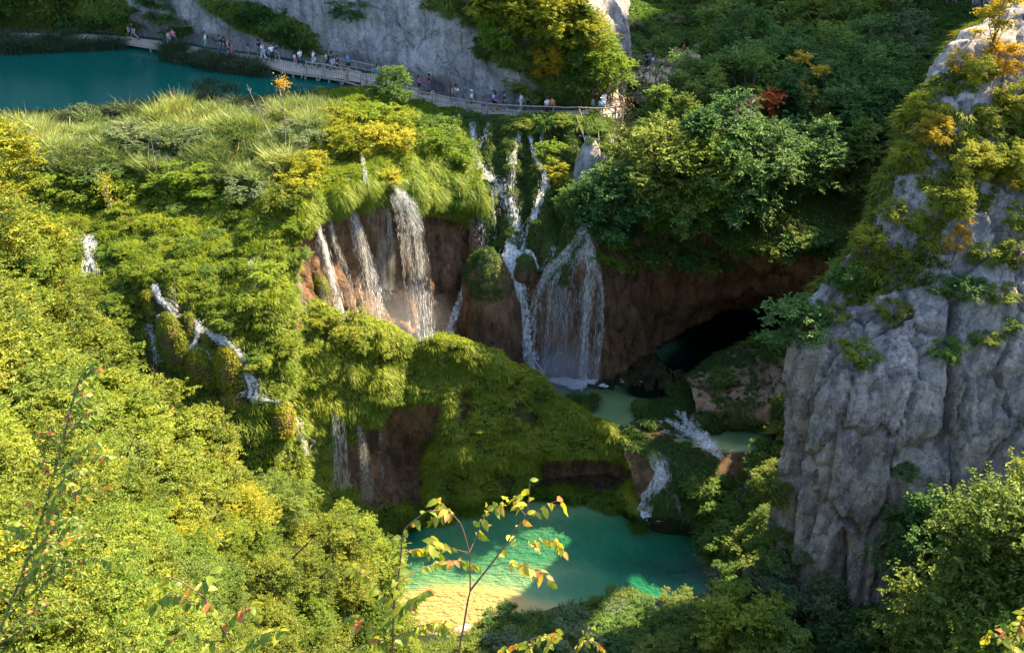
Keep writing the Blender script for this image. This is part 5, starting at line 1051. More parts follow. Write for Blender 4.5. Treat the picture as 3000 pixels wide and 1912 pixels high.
person(134.7, 40, 'tall man in black tee and pale blue shorts, leftmost couple on the boardwalk', 'black', ('shorts', 'lightblue'), face=-100, h=1.85, pose='stride')
person(170.5, 47.7, 'man in beige tee and lilac trousers near the lakeside reeds', 'beige', ('trousers', 'lilac'), face=-90)
person(175, 46, 'person in pink top and black trousers beside the man in beige', 'pink', ('trousers', 'black'), hair=Hl, face=0, pose='stand')
person(207.3, 49.8, 'man in white tee, dark cap and mint green shorts with black backpack', 'white', ('shorts', 'mint'), ('cap', 'black'), 'black', face=-70)
person(221.8, 53.6, 'person in dark tee and blue jeans carrying a dark backpack, left of a pair', 'navy', ('trousers', 'jeans'), ('cap', 'black'), 'black', face=-80)
person(226, 54.5, 'person in navy shirt and light jeans with dark backpack, right of a pair', 'navy', ('trousers', 'jeans'), pack='navy', face=-110, pose='stride')
person(230, 56.8, 'woman in short black dress ahead of a small child', None, ('dress', 'black'), hair=Hb, face=60)
person(232.9, 55.9, 'small child in pink by the woman in black', 'pink', ('shorts', 'pink'), hair=Hb, h=1.2)
person(249.5, 58, 'small child in tan clothes walking alone', 'tan', ('shorts', 'khaki'), h=1.3, face=-90)
person(260.4, 58, 'heavy man in navy tee and grey shorts', 'navy', ('shorts', 'grey'), face=-120, h=1.8)
person(264, 60, 'woman in white tee and white trousers with jacket round the waist', 'white', ('trousers', 'white'), hair=Hb, face=-110)
person(273, 61.8, 'woman in white tank top and wide black trousers', 'white', ('trousers', 'black'), hair=Hl, face=10, pose='walk')
person(277.6, 61.3, 'man in navy tee and denim shorts behind the woman in black trousers', 'navy', ('shorts', 'jeans'), face=80, pack='grey')
person(295.8, 66.8, 'child in white tee and pink shorts', 'white', ('shorts', 'pink'), h=1.35, face=80)
person(301.2, 66.8, 'person in white tee and dark leggings next to the child in pink shorts', 'white', ('trousers', 'navy'), face=60, pose='stride')
person(314.8, 68.2, 'man in white tee with black backpack at the start of the railing', 'white', ('shorts', 'white'), ('cap', 'black'), 'black', face=-100)
person(328, 69.5, 'person in beige top with dark backpack inside the railing', 'beige', ('shorts', 'navy'), Hl, 'black', face=-110)
person(333.4, 69.8, 'man in navy tee and white shorts inside the railing', 'navy', ('shorts', 'white'), face=80)
person(338.4, 74, 'woman in navy top and black shorts nearest the railing post', 'navy', ('shorts', 'black'), Hl, face=70, pose='stride')
person(348.8, 72.3, 'man in bright blue tee and blue cap leaning by the far rail', 'blue', ('shorts', 'black'), ('cap', 'blue'), face=180, pose='stand')
person(378.3, 82.2, 'long haired woman in teal with a teal backpack on the steps', 'teal', ('shorts', 'blue'), Hl, 'teal', face=100)
person(419.5, 92.3, 'woman in magenta tee walking down the steps', 'magenta', ('shorts', 'navy'), hair=Hl, face=100, h=1.6)
person(429.5, 92.3, 'man in black tee with black and red backpack and jeans', 'black', ('trousers', 'jeans'), pack='red', face=-90)
person(451.9, 104, 'woman in navy dress descending the steps', None, ('dress', 'navy'), hair=Hl, face=110)
person(455.8, 102.8, 'person in pale top and jeans beside the woman in navy dress', 'beige', ('trousers', 'jeans'), pack='white', face=-90)
person(471.8, 109.5, 'older man in white shirt and navy shorts', 'white', ('shorts', 'navy'), ('cap', 'white'), face=80, h=1.78)
person(494, 109.5, 'person in white shirt half hidden behind the one in purple', 'white', ('shorts', 'black'), ('cap', 'black'), face=70)
person(495.9, 111, 'person in purple top and black shorts by the railing', 'purple', ('shorts', 'black'), face=70)
person(504.4, 111, 'man in dark tank top and black shorts', 'black', ('shorts', 'navy'), ('cap', 'navy'), face=-80)
person(521.3, 110.5, 'man all in white with a dark green backpack', 'white', ('shorts', 'white'), pack='teal', face=-60)
person(527.6, 110, 'woman in white tank top and dark leggings striding right', 'white', ('trousers', 'black'), Hb, pose='stride', face=80)
person(546.6, 115.6, 'woman in white top and black trousers leaning on the sunlit railing', 'white', ('trousers', 'black'), Hl, face=30, pose='stand')
person(551.8, 115, 'person in black and orange standing against the sunlit railing', 'orange', ('trousers', 'black'), face=-30, pose='stand')
person(594.6, 104.7, 'man in black shirt on the path behind the boardwalk bend', 'black', ('trousers', 'black'), face=180, z=-1.5)
person(592.6, 109, 'small child in teal with red cap at the boardwalk bend', 'teal', ('shorts', 'teal'), ('cap', 'red'), h=1.0, face=10)
person(601, 116.6, 'man with white cap, light blue tee and teal backpack at the bend', 'lightblue', ('shorts', 'black'), ('cap', 'white'), 'teal', face=180)
person(603.5, 109.8, 'person in white just beyond the man with the teal backpack', 'white', ('shorts', 'white'), face=180)
person(608.6, 102, 'person in dark clothes with red cap on the narrow rear path', 'khaki', ('trousers', 'black'), ('cap', 'red'), face=180, z=-1.5)
GV = 'visitors at the resting place in the valley'
def vperson(px, py, label, *a, **k):
    q = hit(px, py); person(px, py, label, *a, z=float(q[2])+.35, group=GV, **k)
vperson(646, 68, 'person all in black standing on the sand, left of a trio', 'black', ('trousers', 'black'), pose='stand', face=10)
vperson(648.5, 67, 'person in bright blue tee behind the one in black', 'blue', ('trousers', 'navy'), pose='stand', face=10)
vperson(652, 67.5, 'child in white and blue right of the trio', 'white', ('shorts', 'blue'), h=1.3, pose='stand', face=20)
vperson(641.5, 93.6, 'woman in black dress low on the sandy path', None, ('dress', 'black'), hair=Hl, pose='stand', face=0)
vperson(650, 82, 'child in pink among the bushes on the sand', 'pink', ('shorts', 'white'), h=1.2, face=40)
vperson(661, 79, 'person in white half hidden by bushes on the sand', 'white', ('shorts', 'tan'), pose='stand')
vperson(678, 81.7, 'person in blue shorts at the left edge of the standing group', 'white', ('shorts', 'jeans'), face=170, pose='stand')
vperson(681.6, 81, 'man in black tee and trousers seen from behind in the group', 'black', ('trousers', 'black'), face=170, pose='stand', h=1.8)
vperson(684.8, 80, 'woman in light dress in the middle of the group', None, ('dress', 'beige'), hair=Hb, face=150, pose='stand')
vperson(687.5, 78.5, 'person in white tee carrying a dark bag in the group', 'white', ('trousers', 'grey'), pack='black', face=60, pose='stand')
vperson(691, 79, 'person in white shirt and blue jeans right of the group', 'white', ('trousers', 'jeans'), face=-60, pose='stand')
vperson(686.5, 87, 'person in red tee below the group', 'red', ('shorts', 'black'), pose='stand', face=0, h=1.5)
vperson(683, 57, 'person wrapped in a red and orange cloth by the stone wall', 'red', ('dress', 'red'), hair=Hl, face=60, pose='stand')
vperson(686.5, 57.5, 'person bending in blue clothes beside the red one', 'blue', ('trousers', 'blue'), h=1.4, face=80, pose='stride')
vperson(696, 56, 'person in white tee and tan shorts at the right of the stone wall', 'white', ('shorts', 'tan'), face=20, pose='stand')
# dog on the steps
dj = [(0, 0, .42), (0, -.3, .44), (0, -.52, .58), (0, -.68, .56), (0, .32, .42), (0, .5, .55), (.09, -.3, .22), (.09, -.32, .03), (-.09, -.3, .22), (-.09, -.24, .03), (.09, .3, .22), (.09, .36, .03), (-.09, .3, .22), (-.09, .4, .03)]
dm = skin('body', dj, [(0, 1), (1, 2), (2, 3), (0, 4), (4, 5), (1, 6), (6, 7), (1, 8), (8, 9), (4, 10), (10, 11), (4, 12), (12, 13)], [.13, .14, .09, .05, .12, .03, .05, .03, .05, .03, .06, .03, .06, .03])
e = bpy.data.objects.new('dog', None); COL.objects.link(e); e.location = tuple(PZ(426, 95.5, -.75)); e.rotation_euler = (0, 0, 1.5); e['label'] = 'brown dog on the steps between the magenta and black clad walkers'; e['category'] = 'dog'
link('body', dm, cm('brownhair', ''), e)
for q in (1, -1): link('ear', mesh_np('ear', *tube([(.04*q, -.5, .64), (.07*q, -.5, .56)], [.03, .015], 5)), cm('darkhair', ''), e)

# ================================================================== TREES AND SHRUBS
ORD = ['first', 'second', 'third', 'fourth', 'fifth', 'sixth', 'seventh', 'eighth', 'ninth', 'tenth', 'eleventh', 'twelfth', 'thirteenth', 'fourteenth', 'fifteenth', 'sixteenth']
CN = dict(forest_dark='dark green', forest_mid='mid green', forest_olive='olive green', forest_grey='grey green', lime='bright green', yellow='yellow green', gold='golden yellow', rust='rust red', slope='yellowish', slope_green='fresh green', brown='dead brown')
def onfloor(px, py):
    return hit(px, py)
def rowplant(rows, kinds, mats, text, group, hrange, cat='tree', name='broadleaf_tree', step=44, jit=9, skip=None, seed=0, wide=(1.0, 1.25)):
    r = np.random.default_rng(seed)
    for k, (py, x0, x1) in enumerate(rows):
        xs = np.arange(x0+r.uniform(0, step*.4), x1, step); c = 0
        for x in xs:
            x_, y_ = x+r.normal(0, jit*.8), py+r.normal(0, jit*.55)
            if skip and skip(x_, y_): continue
            P = onfloor(x_, y_); m = mats[r.choice(len(mats))] if not callable(mats) else mats(x_, y_, r)
            H = r.uniform(*hrange); plant(kinds[r.choice(len(kinds))], P-[0, 0, .15], H, m, text.format(col=CN[m], n=ORD[c], row=ORD[k]), cat, name, group, wide=r.uniform(*wide)); c += 1
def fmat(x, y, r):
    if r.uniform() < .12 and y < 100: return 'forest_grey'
    if x > 715 and y > 110 and r.uniform() < .7: return 'forest_dark'  # darker leaves stand in for shade on these crowns
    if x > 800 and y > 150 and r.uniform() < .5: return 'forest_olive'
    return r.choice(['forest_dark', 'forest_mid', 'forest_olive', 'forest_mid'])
noplaza = lambda x, y: (x < 722 and 40 < y < 128) or (x < 640 and y < 130) or (x > 900 and y < 125)
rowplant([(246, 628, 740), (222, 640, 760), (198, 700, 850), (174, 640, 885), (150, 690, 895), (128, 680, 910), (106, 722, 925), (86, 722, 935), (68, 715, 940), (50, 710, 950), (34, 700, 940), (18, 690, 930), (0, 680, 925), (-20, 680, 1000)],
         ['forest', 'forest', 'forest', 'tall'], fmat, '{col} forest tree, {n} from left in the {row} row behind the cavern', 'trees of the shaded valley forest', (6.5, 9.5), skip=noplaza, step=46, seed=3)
rowplant([(258, 640, 800)], ['shrub'], ['forest_dark', 'forest_mid', 'forest_olive'], '{col} shrub overhanging the cavern edge, {n} from left', 'shrubs over the cavern edge', (2.2, 3.4), 'shrub', 'shrub', step=24, seed=4, wide=(1.1, 1.4))
rowplant([(104, 632, 720), (88, 640, 716), (64, 610, 650), (48, 640, 700), (28, 620, 690)], ['shrub'], ['forest_dark', 'forest_mid', 'forest_grey'], '{col} bush by the sandy resting place, {n} from left, {row} row', 'bushes around the resting place', (1.5, 2.8), 'bush', 'bush', step=21, seed=5, skip=lambda x, y: 640 < x < 700 and 70 < y < 92 and (int(x) % 3 > 0))
L_ = [  # kind, px, py, H, mat, label
 ('forest', 672, 226, 6.0, 'lime', 'large bright green tree with the widest sunlit crown right of the falls'),
 ('forest', 700, 214, 7.0, 'lime', 'tall sunlit bright green tree with a light crown top beside the widest one'),
 ('shrub', 632, 190, 2.8, 'yellow', 'small yellow sunlit shrub right of the grey rock stump'),
 ('forest', 662, 236, 5.2, 'lime', 'bright green tree below the widest sunlit crown at the cavern rim'),
 ('forest', 616, 226, 3.4, 'forest_olive', 'olive tree hanging above the curtain waterfall'),
 ('forest', 705, 238, 5.5, 'forest_olive', 'olive green tree below the tall sunlit one'),
 ('forest', 640, 242, 3.6, 'forest_dark', 'dark leafy tree overhanging right of the curtain waterfall'),
 ('shrub', 612, 262, 2.6, 'lime', 'light green shrub dangling down the wall right of the curtain waterfall'),
 ('shrub', 505, 128, 1.2, 'forest_mid', 'small green shrub between the two leftmost upper cascades'),
 ('shrub', 522, 130, 1.4, 'forest_olive', 'reddish olive shrub just under the middle of the boardwalk'),
 ('shrub', 531, 128, 1.5, 'lime', 'pale bushy shrub under the boardwalk above the slender fall'),
 ('shrub', 549, 128, 1.7, 'forest_mid', 'round green shrub under the sunlit railing'),
 ('shrub', 560, 130, 1.7, 'forest_olive', 'olive shrub under the sunlit railing left of the driftwood'),
 ('shrub', 572, 128, 1.5, 'lime', 'bright round shrub right above the grey rock stump'),
 ('shrub', 596, 136, 1.3, 'forest_mid', 'dark green shrub under the boardwalk bend'),
 ('shrub', 554, 164, 2.2, 'lime', 'bright green shrub left of the grey rock stump'),
 ('shrub', 562, 186, 2.0, 'yellow', 'yellowish shrub at the foot of the grey rock stump'),
 ('shrub', 552, 178, 2.2, 'yellow', 'small yellow bush leaning over the twisting cascade'),
 ('shrub', 584, 214, 2.2, 'forest_olive', 'olive bush above the top of the curtain waterfall'),
 ('shrub', 608, 202, 2.4, 'yellow', 'yellow bush below the fallen branches'),
 ('forest', 573, 222, 3.4, 'forest_mid', 'dense green bush left of the curtain waterfall top'),
 ('mid', 394, 104, 3.3, 'forest_mid', 'young green tree standing in front of the boardwalk steps'),
 ('shrub', 428, 130, 1.6, 'forest_mid', 'green bush below the steps, left one'), ('shrub', 446, 134, 1.8, 'forest_mid', 'green bush below the steps, right one'),
 ('shrub', 470, 124, 1.4, 'forest_dark', 'dark bush where the diagonal cascade starts'), ('shrub', 430, 150, 2.2, 'lime', 'bright leafy plant on the grassy knob left of the cascades'), ('shrub', 455, 160, 2.4, 'lime', 'yellow green leafy plant near the edge of the grassy knob'),
 ('thin', 757, 172, 8.0, 'rust', 'slender rust red tree standing out in the dark forest'),
 ('thin', 797, 150, 9.0, 'gold', 'tree with a golden yellow top in the middle of the forest'),
 ('thin', 742, 150, 6.5, 'lime', 'thin light green tree beside the rust red one'),
 ('shrub', 846, 185, 3.5, 'yellow', 'small bright yellow bush deep in the forest near the right mountain'),
 # ridge above the boardwalk
 ('mid', 470, 14, 4.0, 'forest_olive', 'olive tree on the cliff top, left end of the sunlit ridge'), ('mid', 492, 26, 4.2, 'yellow', 'yellowish tree on the upper ridge'), ('mid', 512, 18, 4.5, 'yellow', 'yellow sunlit tree at the top edge of the ridge'),
 ('mid', 500, 52, 3.4, 'lime', 'bright green bush clinging to the left side of the ridge'), ('mid', 486, 62, 2.6, 'forest_mid', 'low green bush on the cliff face left of the ridge'), ('mid', 530, 42, 5.0, 'yellow', 'large yellow green tree in the middle of the ridge'),
 ('mid', 548, 30, 5.0, 'yellow', 'yellow green rounded tree on the right skyline of the ridge'), ('mid', 520, 72, 2.8, 'forest_olive', 'brownish shrub on the rock below the ridge trees'), ('mid', 562, 48, 5.4, 'yellow', 'tall yellow green tree on the right skyline of the ridge'),
 ('tall', 575, 72, 6.5, 'forest_olive', 'dark cone shaped tree on the right flank of the ridge'), ('forest', 594, 88, 6.0, 'lime', 'bright green maple like tree leaning over the boardwalk bend'), ('forest', 578, 98, 4.6, 'forest_mid', 'shaded green tree under the ridge beside the boardwalk'),
 ('forest', 603, 98, 5.4, 'lime', 'sunlit green tree at the very right end of the ridge'), ('mid', 545, 80, 3.4, 'gold', 'golden grass like bush on the ridge slope'), ('shrub', 530, 96, 2.6, 'forest_olive', 'olive bush at the foot of the cliff by the railing'), ('shrub', 555, 104, 2.4, 'forest_dark', 'dark bush behind the sunlit railing'),
 ('mid', 590, 62, 4.6, 'yellow', 'yellow crowned tree on the right edge of the ridge'),
 # cliff foot on the left
 ('mid', 8, 27, 5.0, 'forest_dark', 'dark tree in the top left corner'), ('mid', 34, 26, 4.6, 'forest_mid', 'green tree behind the boardwalk near the top left corner'), ('mid', 56, 24, 5.0, 'forest_olive', 'light green tree before the leaning trunk'), ('thin', 71, 37, 8.0, 'forest_dark', 'leaning dark trunked tree beside the left end of the boardwalk'),
 ('shrub', 92, 28, 2.4, 'forest_dark', 'dark bush at the cliff foot, left one'), ('shrub', 112, 29, 2.0, 'forest_dark', 'dark bush at the cliff foot, right one'), ('shrub', 128, 24, 2.6, 'forest_mid', 'green bush by the farthest walking couple'), ('mid', 158, 14, 3.6, 'forest_mid', 'green tree hanging on the grey cliff face'), ('shrub', 176, 34, 3.4, 'forest_mid', 'ivy bush behind the man in beige'),
 ('shrub', 232, 14, 2.2, 'forest_olive', 'olive ivy patch on the cliff, upper one'), ('shrub', 256, 24, 2.6, 'forest_dark', 'dark ivy patch on the cliff, middle one'), ('shrub', 284, 36, 2.8, 'forest_dark', 'dark ivy patch above the railing start'), ('shrub', 299, 48, 2.4, 'forest_dark', 'lowest dark ivy patch on the cliff'), ('shrub', 349, 18, 2.4, 'forest_dark', 'isolated dark bush high on the grey cliff'),
]
for k_, x, y, H, m, lb in L_:
    cat = 'tree' if k_ in ('forest', 'tall', 'mid', 'thin') else 'shrub'
    plant(k_, hit(x, y)-[0, 0, .1], H, m, lb, cat, 'broadleaf_tree' if cat == 'tree' else 'shrub', None, wide=1.15)
# right mountain vegetation
rp = [('thin', 985, 62, 6.5, 'gold'), ('mid', 936, 84, 2.0, 'gold'), ('mid', 958, 74, 2.0, 'gold'), ('mid', 975, 88, 2.6, 'yellow'), ('mid', 1002, 82, 3.2, 'gold'), ('mid', 1020, 64, 3.8, 'gold'), ('mid', 1010, 118, 3.0, 'yellow'), ('mid', 1022, 140, 3.4, 'slope'),
      ('mid', 918, 122, 2.4, 'yellow'), ('mid', 950, 128, 3.6, 'yellow'), ('mid', 930, 148, 2.6, 'gold'), ('mid', 985, 140, 2.6, 'slope'), ('mid', 904, 172, 2.4, 'yellow'), ('mid', 938, 188, 4.0, 'slope_green'), ('mid', 968, 182, 3.2, 'yellow'), ('mid', 1000, 176, 3.0, 'slope_green'), ('mid', 1020, 190, 3.6, 'yellow'),
      ('mid', 890, 222, 2.6, 'yellow'), ('mid', 948, 222, 4.4, 'yellow'), ('mid', 915, 232, 2.4, 'slope_green'), ('shrub', 986, 226, 2.4, 'forest_mid'), ('mid', 1018, 232, 3.0, 'slope_green'), ('shrub', 868, 246, 2.4, 'yellow'), ('shrub', 898, 262, 2.4, 'slope'), ('thin', 952, 258, 4.2, 'gold'), ('shrub', 985, 262, 2.4, 'slope_green'), ('mid', 1014, 268, 3.2, 'slope'),
      ('shrub', 846, 282, 2.4, 'forest_mid'), ('shrub', 908, 296, 2.2, 'forest_olive'), ('shrub', 940, 292, 2.0, 'forest_dark'), ('shrub', 968, 296, 2.4, 'forest_dark'), ('shrub', 1000, 300, 2.0, 'forest_olive'), ('shrub', 822, 308, 2.0, 'forest_mid'), ('shrub', 836, 318, 2.0, 'forest_olive'), ('shrub', 892, 318, 2.4, 'slope'),
      ('shrub', 857, 360, 2.6, 'slope_green'), ('shrub', 946, 356, 2.2, 'forest_mid'), ('shrub', 985, 345, 2.0, 'forest_olive'), ('shrub', 905, 474, 1.6, 'forest_dark'), ('shrub', 1008, 330, 1.5, 'forest_mid')]
rp = [t for k, t in enumerate(rp) if not (t[4] in ('forest_mid', 'slope_green', 'forest_olive') and 170 < t[2] < 320 and k % 2 == 0) and not (t[2] < 200 and k % 4 == 1)]
rp.sort(key=lambda t: t[2])
for k in range(0, len(rp), 7):
    g = sorted(rp[k:k+7], key=lambda t: t[1])
    for j, (k_, x, y, H, m) in enumerate(g):
        sh = k_ == 'shrub'; plant(k_, hit(x, y)-[0, 0, .1], H*(.85 if y < 200 else .66), m, f'{CN[m]} {"shrub" if sh else "tree"} on the right mountain, {ORD[j]} from left in {ORD[k//7]} tier down', 'shrub' if sh else 'tree', 'shrub' if sh else 'broadleaf_tree', 'shrubs and small trees on the right mountain', wide=1.1)
# lower right corner trees and the bank below the pillar
for x, y, Y, zb, H, m, kd, lb in [(978, 640, 38, -22, 18.5, 'forest_olive', 'hornbeam', 'tallest olive green hornbeam in front of the right cliff'), (1030, 640, 36, -22, 17, 'forest_olive', 'hornbeam', 'big hornbeam cut by the right picture edge'), (1005, 652, 32, -20, 12.5, 'slope_green', 'hornbeam', 'lighter hornbeam in the bottom right corner'),
        (940, 660, 35, -22, 8.5, 'forest_mid', 'hornbeam', 'lower hornbeam left of the bottom right corner'), (1040, 560, 42, -18, 14, 'slope_green', 'hornbeam', 'yellow topped hornbeam at the right edge'), (955, 520, 44, -20, 11, 'forest_dark', 'forest', 'dark tree between the cliff and the hornbeams')]:
    p = PY(x, y, Y); p[2] = zb; plant(kd, p, H, m, lb, 'tree', 'hornbeam_tree', wide=.85)
for j, (k_, x, y, H, m, lb) in enumerate([('mid', 742, 652, 5.2, 'slope_green', 'bright green sapling tree at the bottom centre right'), ('mid', 765, 668, 4.4, 'forest_mid', 'green tree beside the bright sapling tree'), ('shrub', 715, 650, 2.4, 'forest_olive', 'low bush left of the bright sapling tree'), ('mid', 800, 612, 4.6, 'forest_grey', 'grey green willow like tree at the foot of the cliff'), ('mid', 826, 640, 3.6, 'forest_grey', 'small grey green tree at the cliff foot'),
      ('mid', 850, 655, 3.6, 'forest_dark', 'dark tree below the cliff, left one'), ('mid', 885, 660, 4.0, 'forest_dark', 'dark tree below the cliff, right one'), ('mid', 915, 655, 3.6, 'forest_mid', 'green tree at the lower right cliff foot'), ('shrub', 716, 548, 1.6, 'forest_mid', 'bush at the right shore where the rapids end'), ('shrub', 730, 532, 2.0, 'forest_mid', 'leafy bush above the right shore'), ('shrub', 745, 556, 2.2, 'forest_olive', 'olive bush on the right shore'),
      ('mid', 764, 534, 2.8, 'forest_mid', 'small tree between the rapids and the grey pillar'), ('mid', 774, 500, 2.8, 'forest_olive', 'olive tree hugging the edge of the grey pillar'), ('shrub', 736, 582, 2.0, 'forest_mid', 'bush hanging over the right end of the green pool'), ('mid', 762, 596, 2.6, 'forest_grey', 'greyish bush at the lower right pool corner'), ('mid', 772, 560, 3.0, 'forest_mid', 'green tree against the lower pillar edge'), ('shrub', 770, 470, 2.6, 'forest_mid', 'bush beside the broken rapids'),
      ('shrub', 778, 448, 2.4, 'forest_olive', 'olive shrub at the end of the bare mound'), ('shrub', 745, 512, 2.0, 'forest_mid', 'low bush between the two lower rapids'), ('shrub', 712, 510, 2.2, 'forest_mid', 'leafy bush on the largest islet'), ('shrub', 700, 490, 1.8, 'forest_mid', 'smaller bush on the largest islet'), ('shrub', 722, 384, 1.6, 'forest_mid', 'small shrub on top of the bare mound'), ('shrub', 770, 352, 2.2, 'forest_mid', 'shrub on the back of the bare mound'), ('shrub', 790, 340, 3.0, 'forest_dark', 'dark shrub at the cave mouth'),
      ('shrub', 806, 312, 1.4, 'forest_dark', 'dark bush in the cleft behind the pillar'), ('shrub', 600, 612, 1.4, 'forest_mid', 'round bush on the near shore, left one'), ('shrub', 640, 608, 1.3, 'forest_mid', 'round bush on the near shore, right one'), ('shrub', 500, 634, 1.2, 'slope_green', 'sunlit bush at the sandy shore'), ('near', 372, 600, 4.2, 'slope_green', 'fresh green tree reaching over the left end of the pool'), ('near', 388, 650, 3.6, 'slope_green', 'lower fresh green tree at the left shore of the pool'), ('near', 345, 560, 3.6, 'slope_green', 'green leafy tree in front of the dripping curtain')]):
    plant(k_, hit(x, y)-[0, 0, .1], H, m, lb, 'bush' if k_ == 'shrub' else 'tree', 'bush' if k_ == 'shrub' else 'broadleaf_tree', wide=1.15)
# bushes of the left slope and of the terrace
def smat(x, y, r): return r.choice(['slope_green', 'lime', 'forest_mid', 'slope_green', 'slope'])
ns = lambda x, y: not nostream(np.array([x]), np.array([y]))[0] or not nostream(np.array([x]), np.array([y+8]))[0]
rowplant([(210, 40, 300), (232, 40, 300), (254, 20, 300), (276, 60, 295), (298, 70, 290), (322, 90, 290), (350, 210, 300), (378, 260, 300)], ['shrub'], smat, '{col} bush on the cascading slope, {n} from left in {row} row down', 'bushes on the cascading left slope', (.7, 1.3), 'bush', 'bush', step=34, seed=8, skip=ns, wide=(1.1, 1.5))
rowplant([(330, 300, 400), (352, 290, 520), (376, 330, 560), (400, 460, 600), (428, 470, 620), (455, 440, 530)], ['shrub'], lambda x, y, r: r.choice(['slope_green', 'lime', 'slope']), '{col} bush on the grassy terrace, {n} from left in {row} row down', 'bushes on the terrace between the pools', (.6, 1.0), 'bush', 'bush', step=44, seed=9, wide=(1.2, 1.6), skip=lambda x, y: inpoly(np.array([x]), np.array([y]), CAVE)[0])
rowplant([(184, 20, 270), (196, 60, 300)], ['shrub'], lambda x, y, r: r.choice(['forest_grey', 'slope_green', 'forest_mid', 'lime']), '{col} bush along the front of the reed bed, {n} from left, {row} row', 'bushes in front of the reed bed', (1.0, 1.9), 'bush', 'bush', step=25, seed=14, jit=12, wide=(1.1, 1.6))
rowplant([(134, 60, 320), (156, 20, 280)], ['shrub'], lambda x, y, r: r.choice(['forest_grey', 'forest_mid', 'forest_grey']), '{col} bush standing in the reed bed, {n} from left, {row} row', 'bushes in the reed bed', (1.4, 2.2), 'bush', 'bush', step=52, seed=15, jit=14, wide=(1.1, 1.6))
rowplant([(612, 560, 700), (628, 500, 730), (648, 480, 700)], ['shrub'], lambda x, y, r: r.choice(['forest_mid', 'forest_olive', 'forest_grey', 'forest_dark']), '{col} low bush on the near shore, {n} from left, {row} row', 'low bushes on the near shore', (.8, 1.6), 'bush', 'bush', step=24, seed=16, jit=12, wide=(1.2, 1.8))
for x, y, H, m, lb in [(338, 130, 2.2, 'yellow', 'yellow green bush at the rim above the brown wall, leftmost'), (352, 150, 2.4, 'yellow', 'yellow bush beside the top of the long thin waterfall'), (374, 150, 2.2, 'yellow', 'yellow bush right of the long thin waterfall'), (392, 150, 2.4, 'yellow', 'yellow bush above the broad arching waterfall'), (372, 122, 2.0, 'lime', 'bright bush on the plateau rim, left one'), (396, 128, 2.2, 'slope_green', 'bright bush on the plateau rim, right one'), (300, 190, 1.8, 'yellow', 'yellow bush at the left corner of the brown wall'), (310, 170, 1.8, 'yellow', 'yellow bush above the left corner of the brown wall'),
      (290, 205, 2.0, 'slope', 'wide yellowish bush near the narrow bright fall'), (386, 186, 1.5, 'yellow', 'small yellow bush hanging beside the arching waterfall'), (345, 335, 2.0, 'slope', 'wide yellowish shrub on the terrace below the brown wall'), (357, 345, 1.8, 'slope_green', 'fresh green shrub on the terrace next to the yellowish one')]:
    plant('shrub', hit(x, y)-[0, 0, .1], H, m, lb, 'bush', 'bush', wide=1.25)
# trees of the near slope
EXTRA = []
def nmat(x, y, r):
    if y > 420 and 170 < x < 260 and r.uniform() < .35: return 'yellow'
    return r.choice(['slope', 'slope', 'slope', 'slope_green', 'slope', 'slope_green', 'forest_olive', 'slope'])
for x, y, h, dx, s_, lb in [(118, 520, 3.0, 1.5, 41, 'dark bare branch poking out of the near slope trees, left one'), (205, 560, 2.8, 1.6, 42, 'dark crooked branch among the near slope trees, middle one'), (280, 588, 2.6, 2.2, 43, 'dark twisted branch low on the near slope, right one'), (150, 430, 3.0, 1.2, 44, 'thin dead branch high among the near slope trees')]:
    b__ = hit(x, y); EXTRA.append((lb, b__+[0, 0, 1.2], b__+[dx, 0, 1.2+h], s_))
def nskip(x, y):
    e = np.interp(x, [-60, 0, 50, 100, 170, 240, 300, 352, 395, 432], [200, 225, 305, 362, 425, 478, 528, 565, 620, 690]); return y < e+4
rowplant([(y, -20, 470) for y in (232, 262, 292, 322, 352, 382, 412, 442, 472, 502)], ['mid', 'mid', 'near', 'mid'], nmat, '{col} tree on the near slope, {n} from left in {row} row down', 'trees covering the near left slope', (3.0, 4.2), step=40, seed=12, skip=nskip, wide=(1.0, 1.3))
rowplant([(y, -20, 470) for y in (534, 568, 604, 642, 684, 730)], ['near'], nmat, '{col} leafy tree nearest below the camera, {n} from left in {row} row', 'trees covering the near left slope', (2.8, 3.8), step=46, seed=13, skip=nskip, wide=(1.0, 1.3))
for x, y, H, lb in [(2, 222, 5.4, 'tree at the left picture edge with yellow leaves over the lake'), (20, 262, 4.6, 'yellow green tree just below the one over the lake'), (-4, 300, 5.2, 'tree cut by the left picture edge')]:
    plant('mid', hit(x, y), H, 'yellow' if y == 222 else 'slope', lb, 'tree')

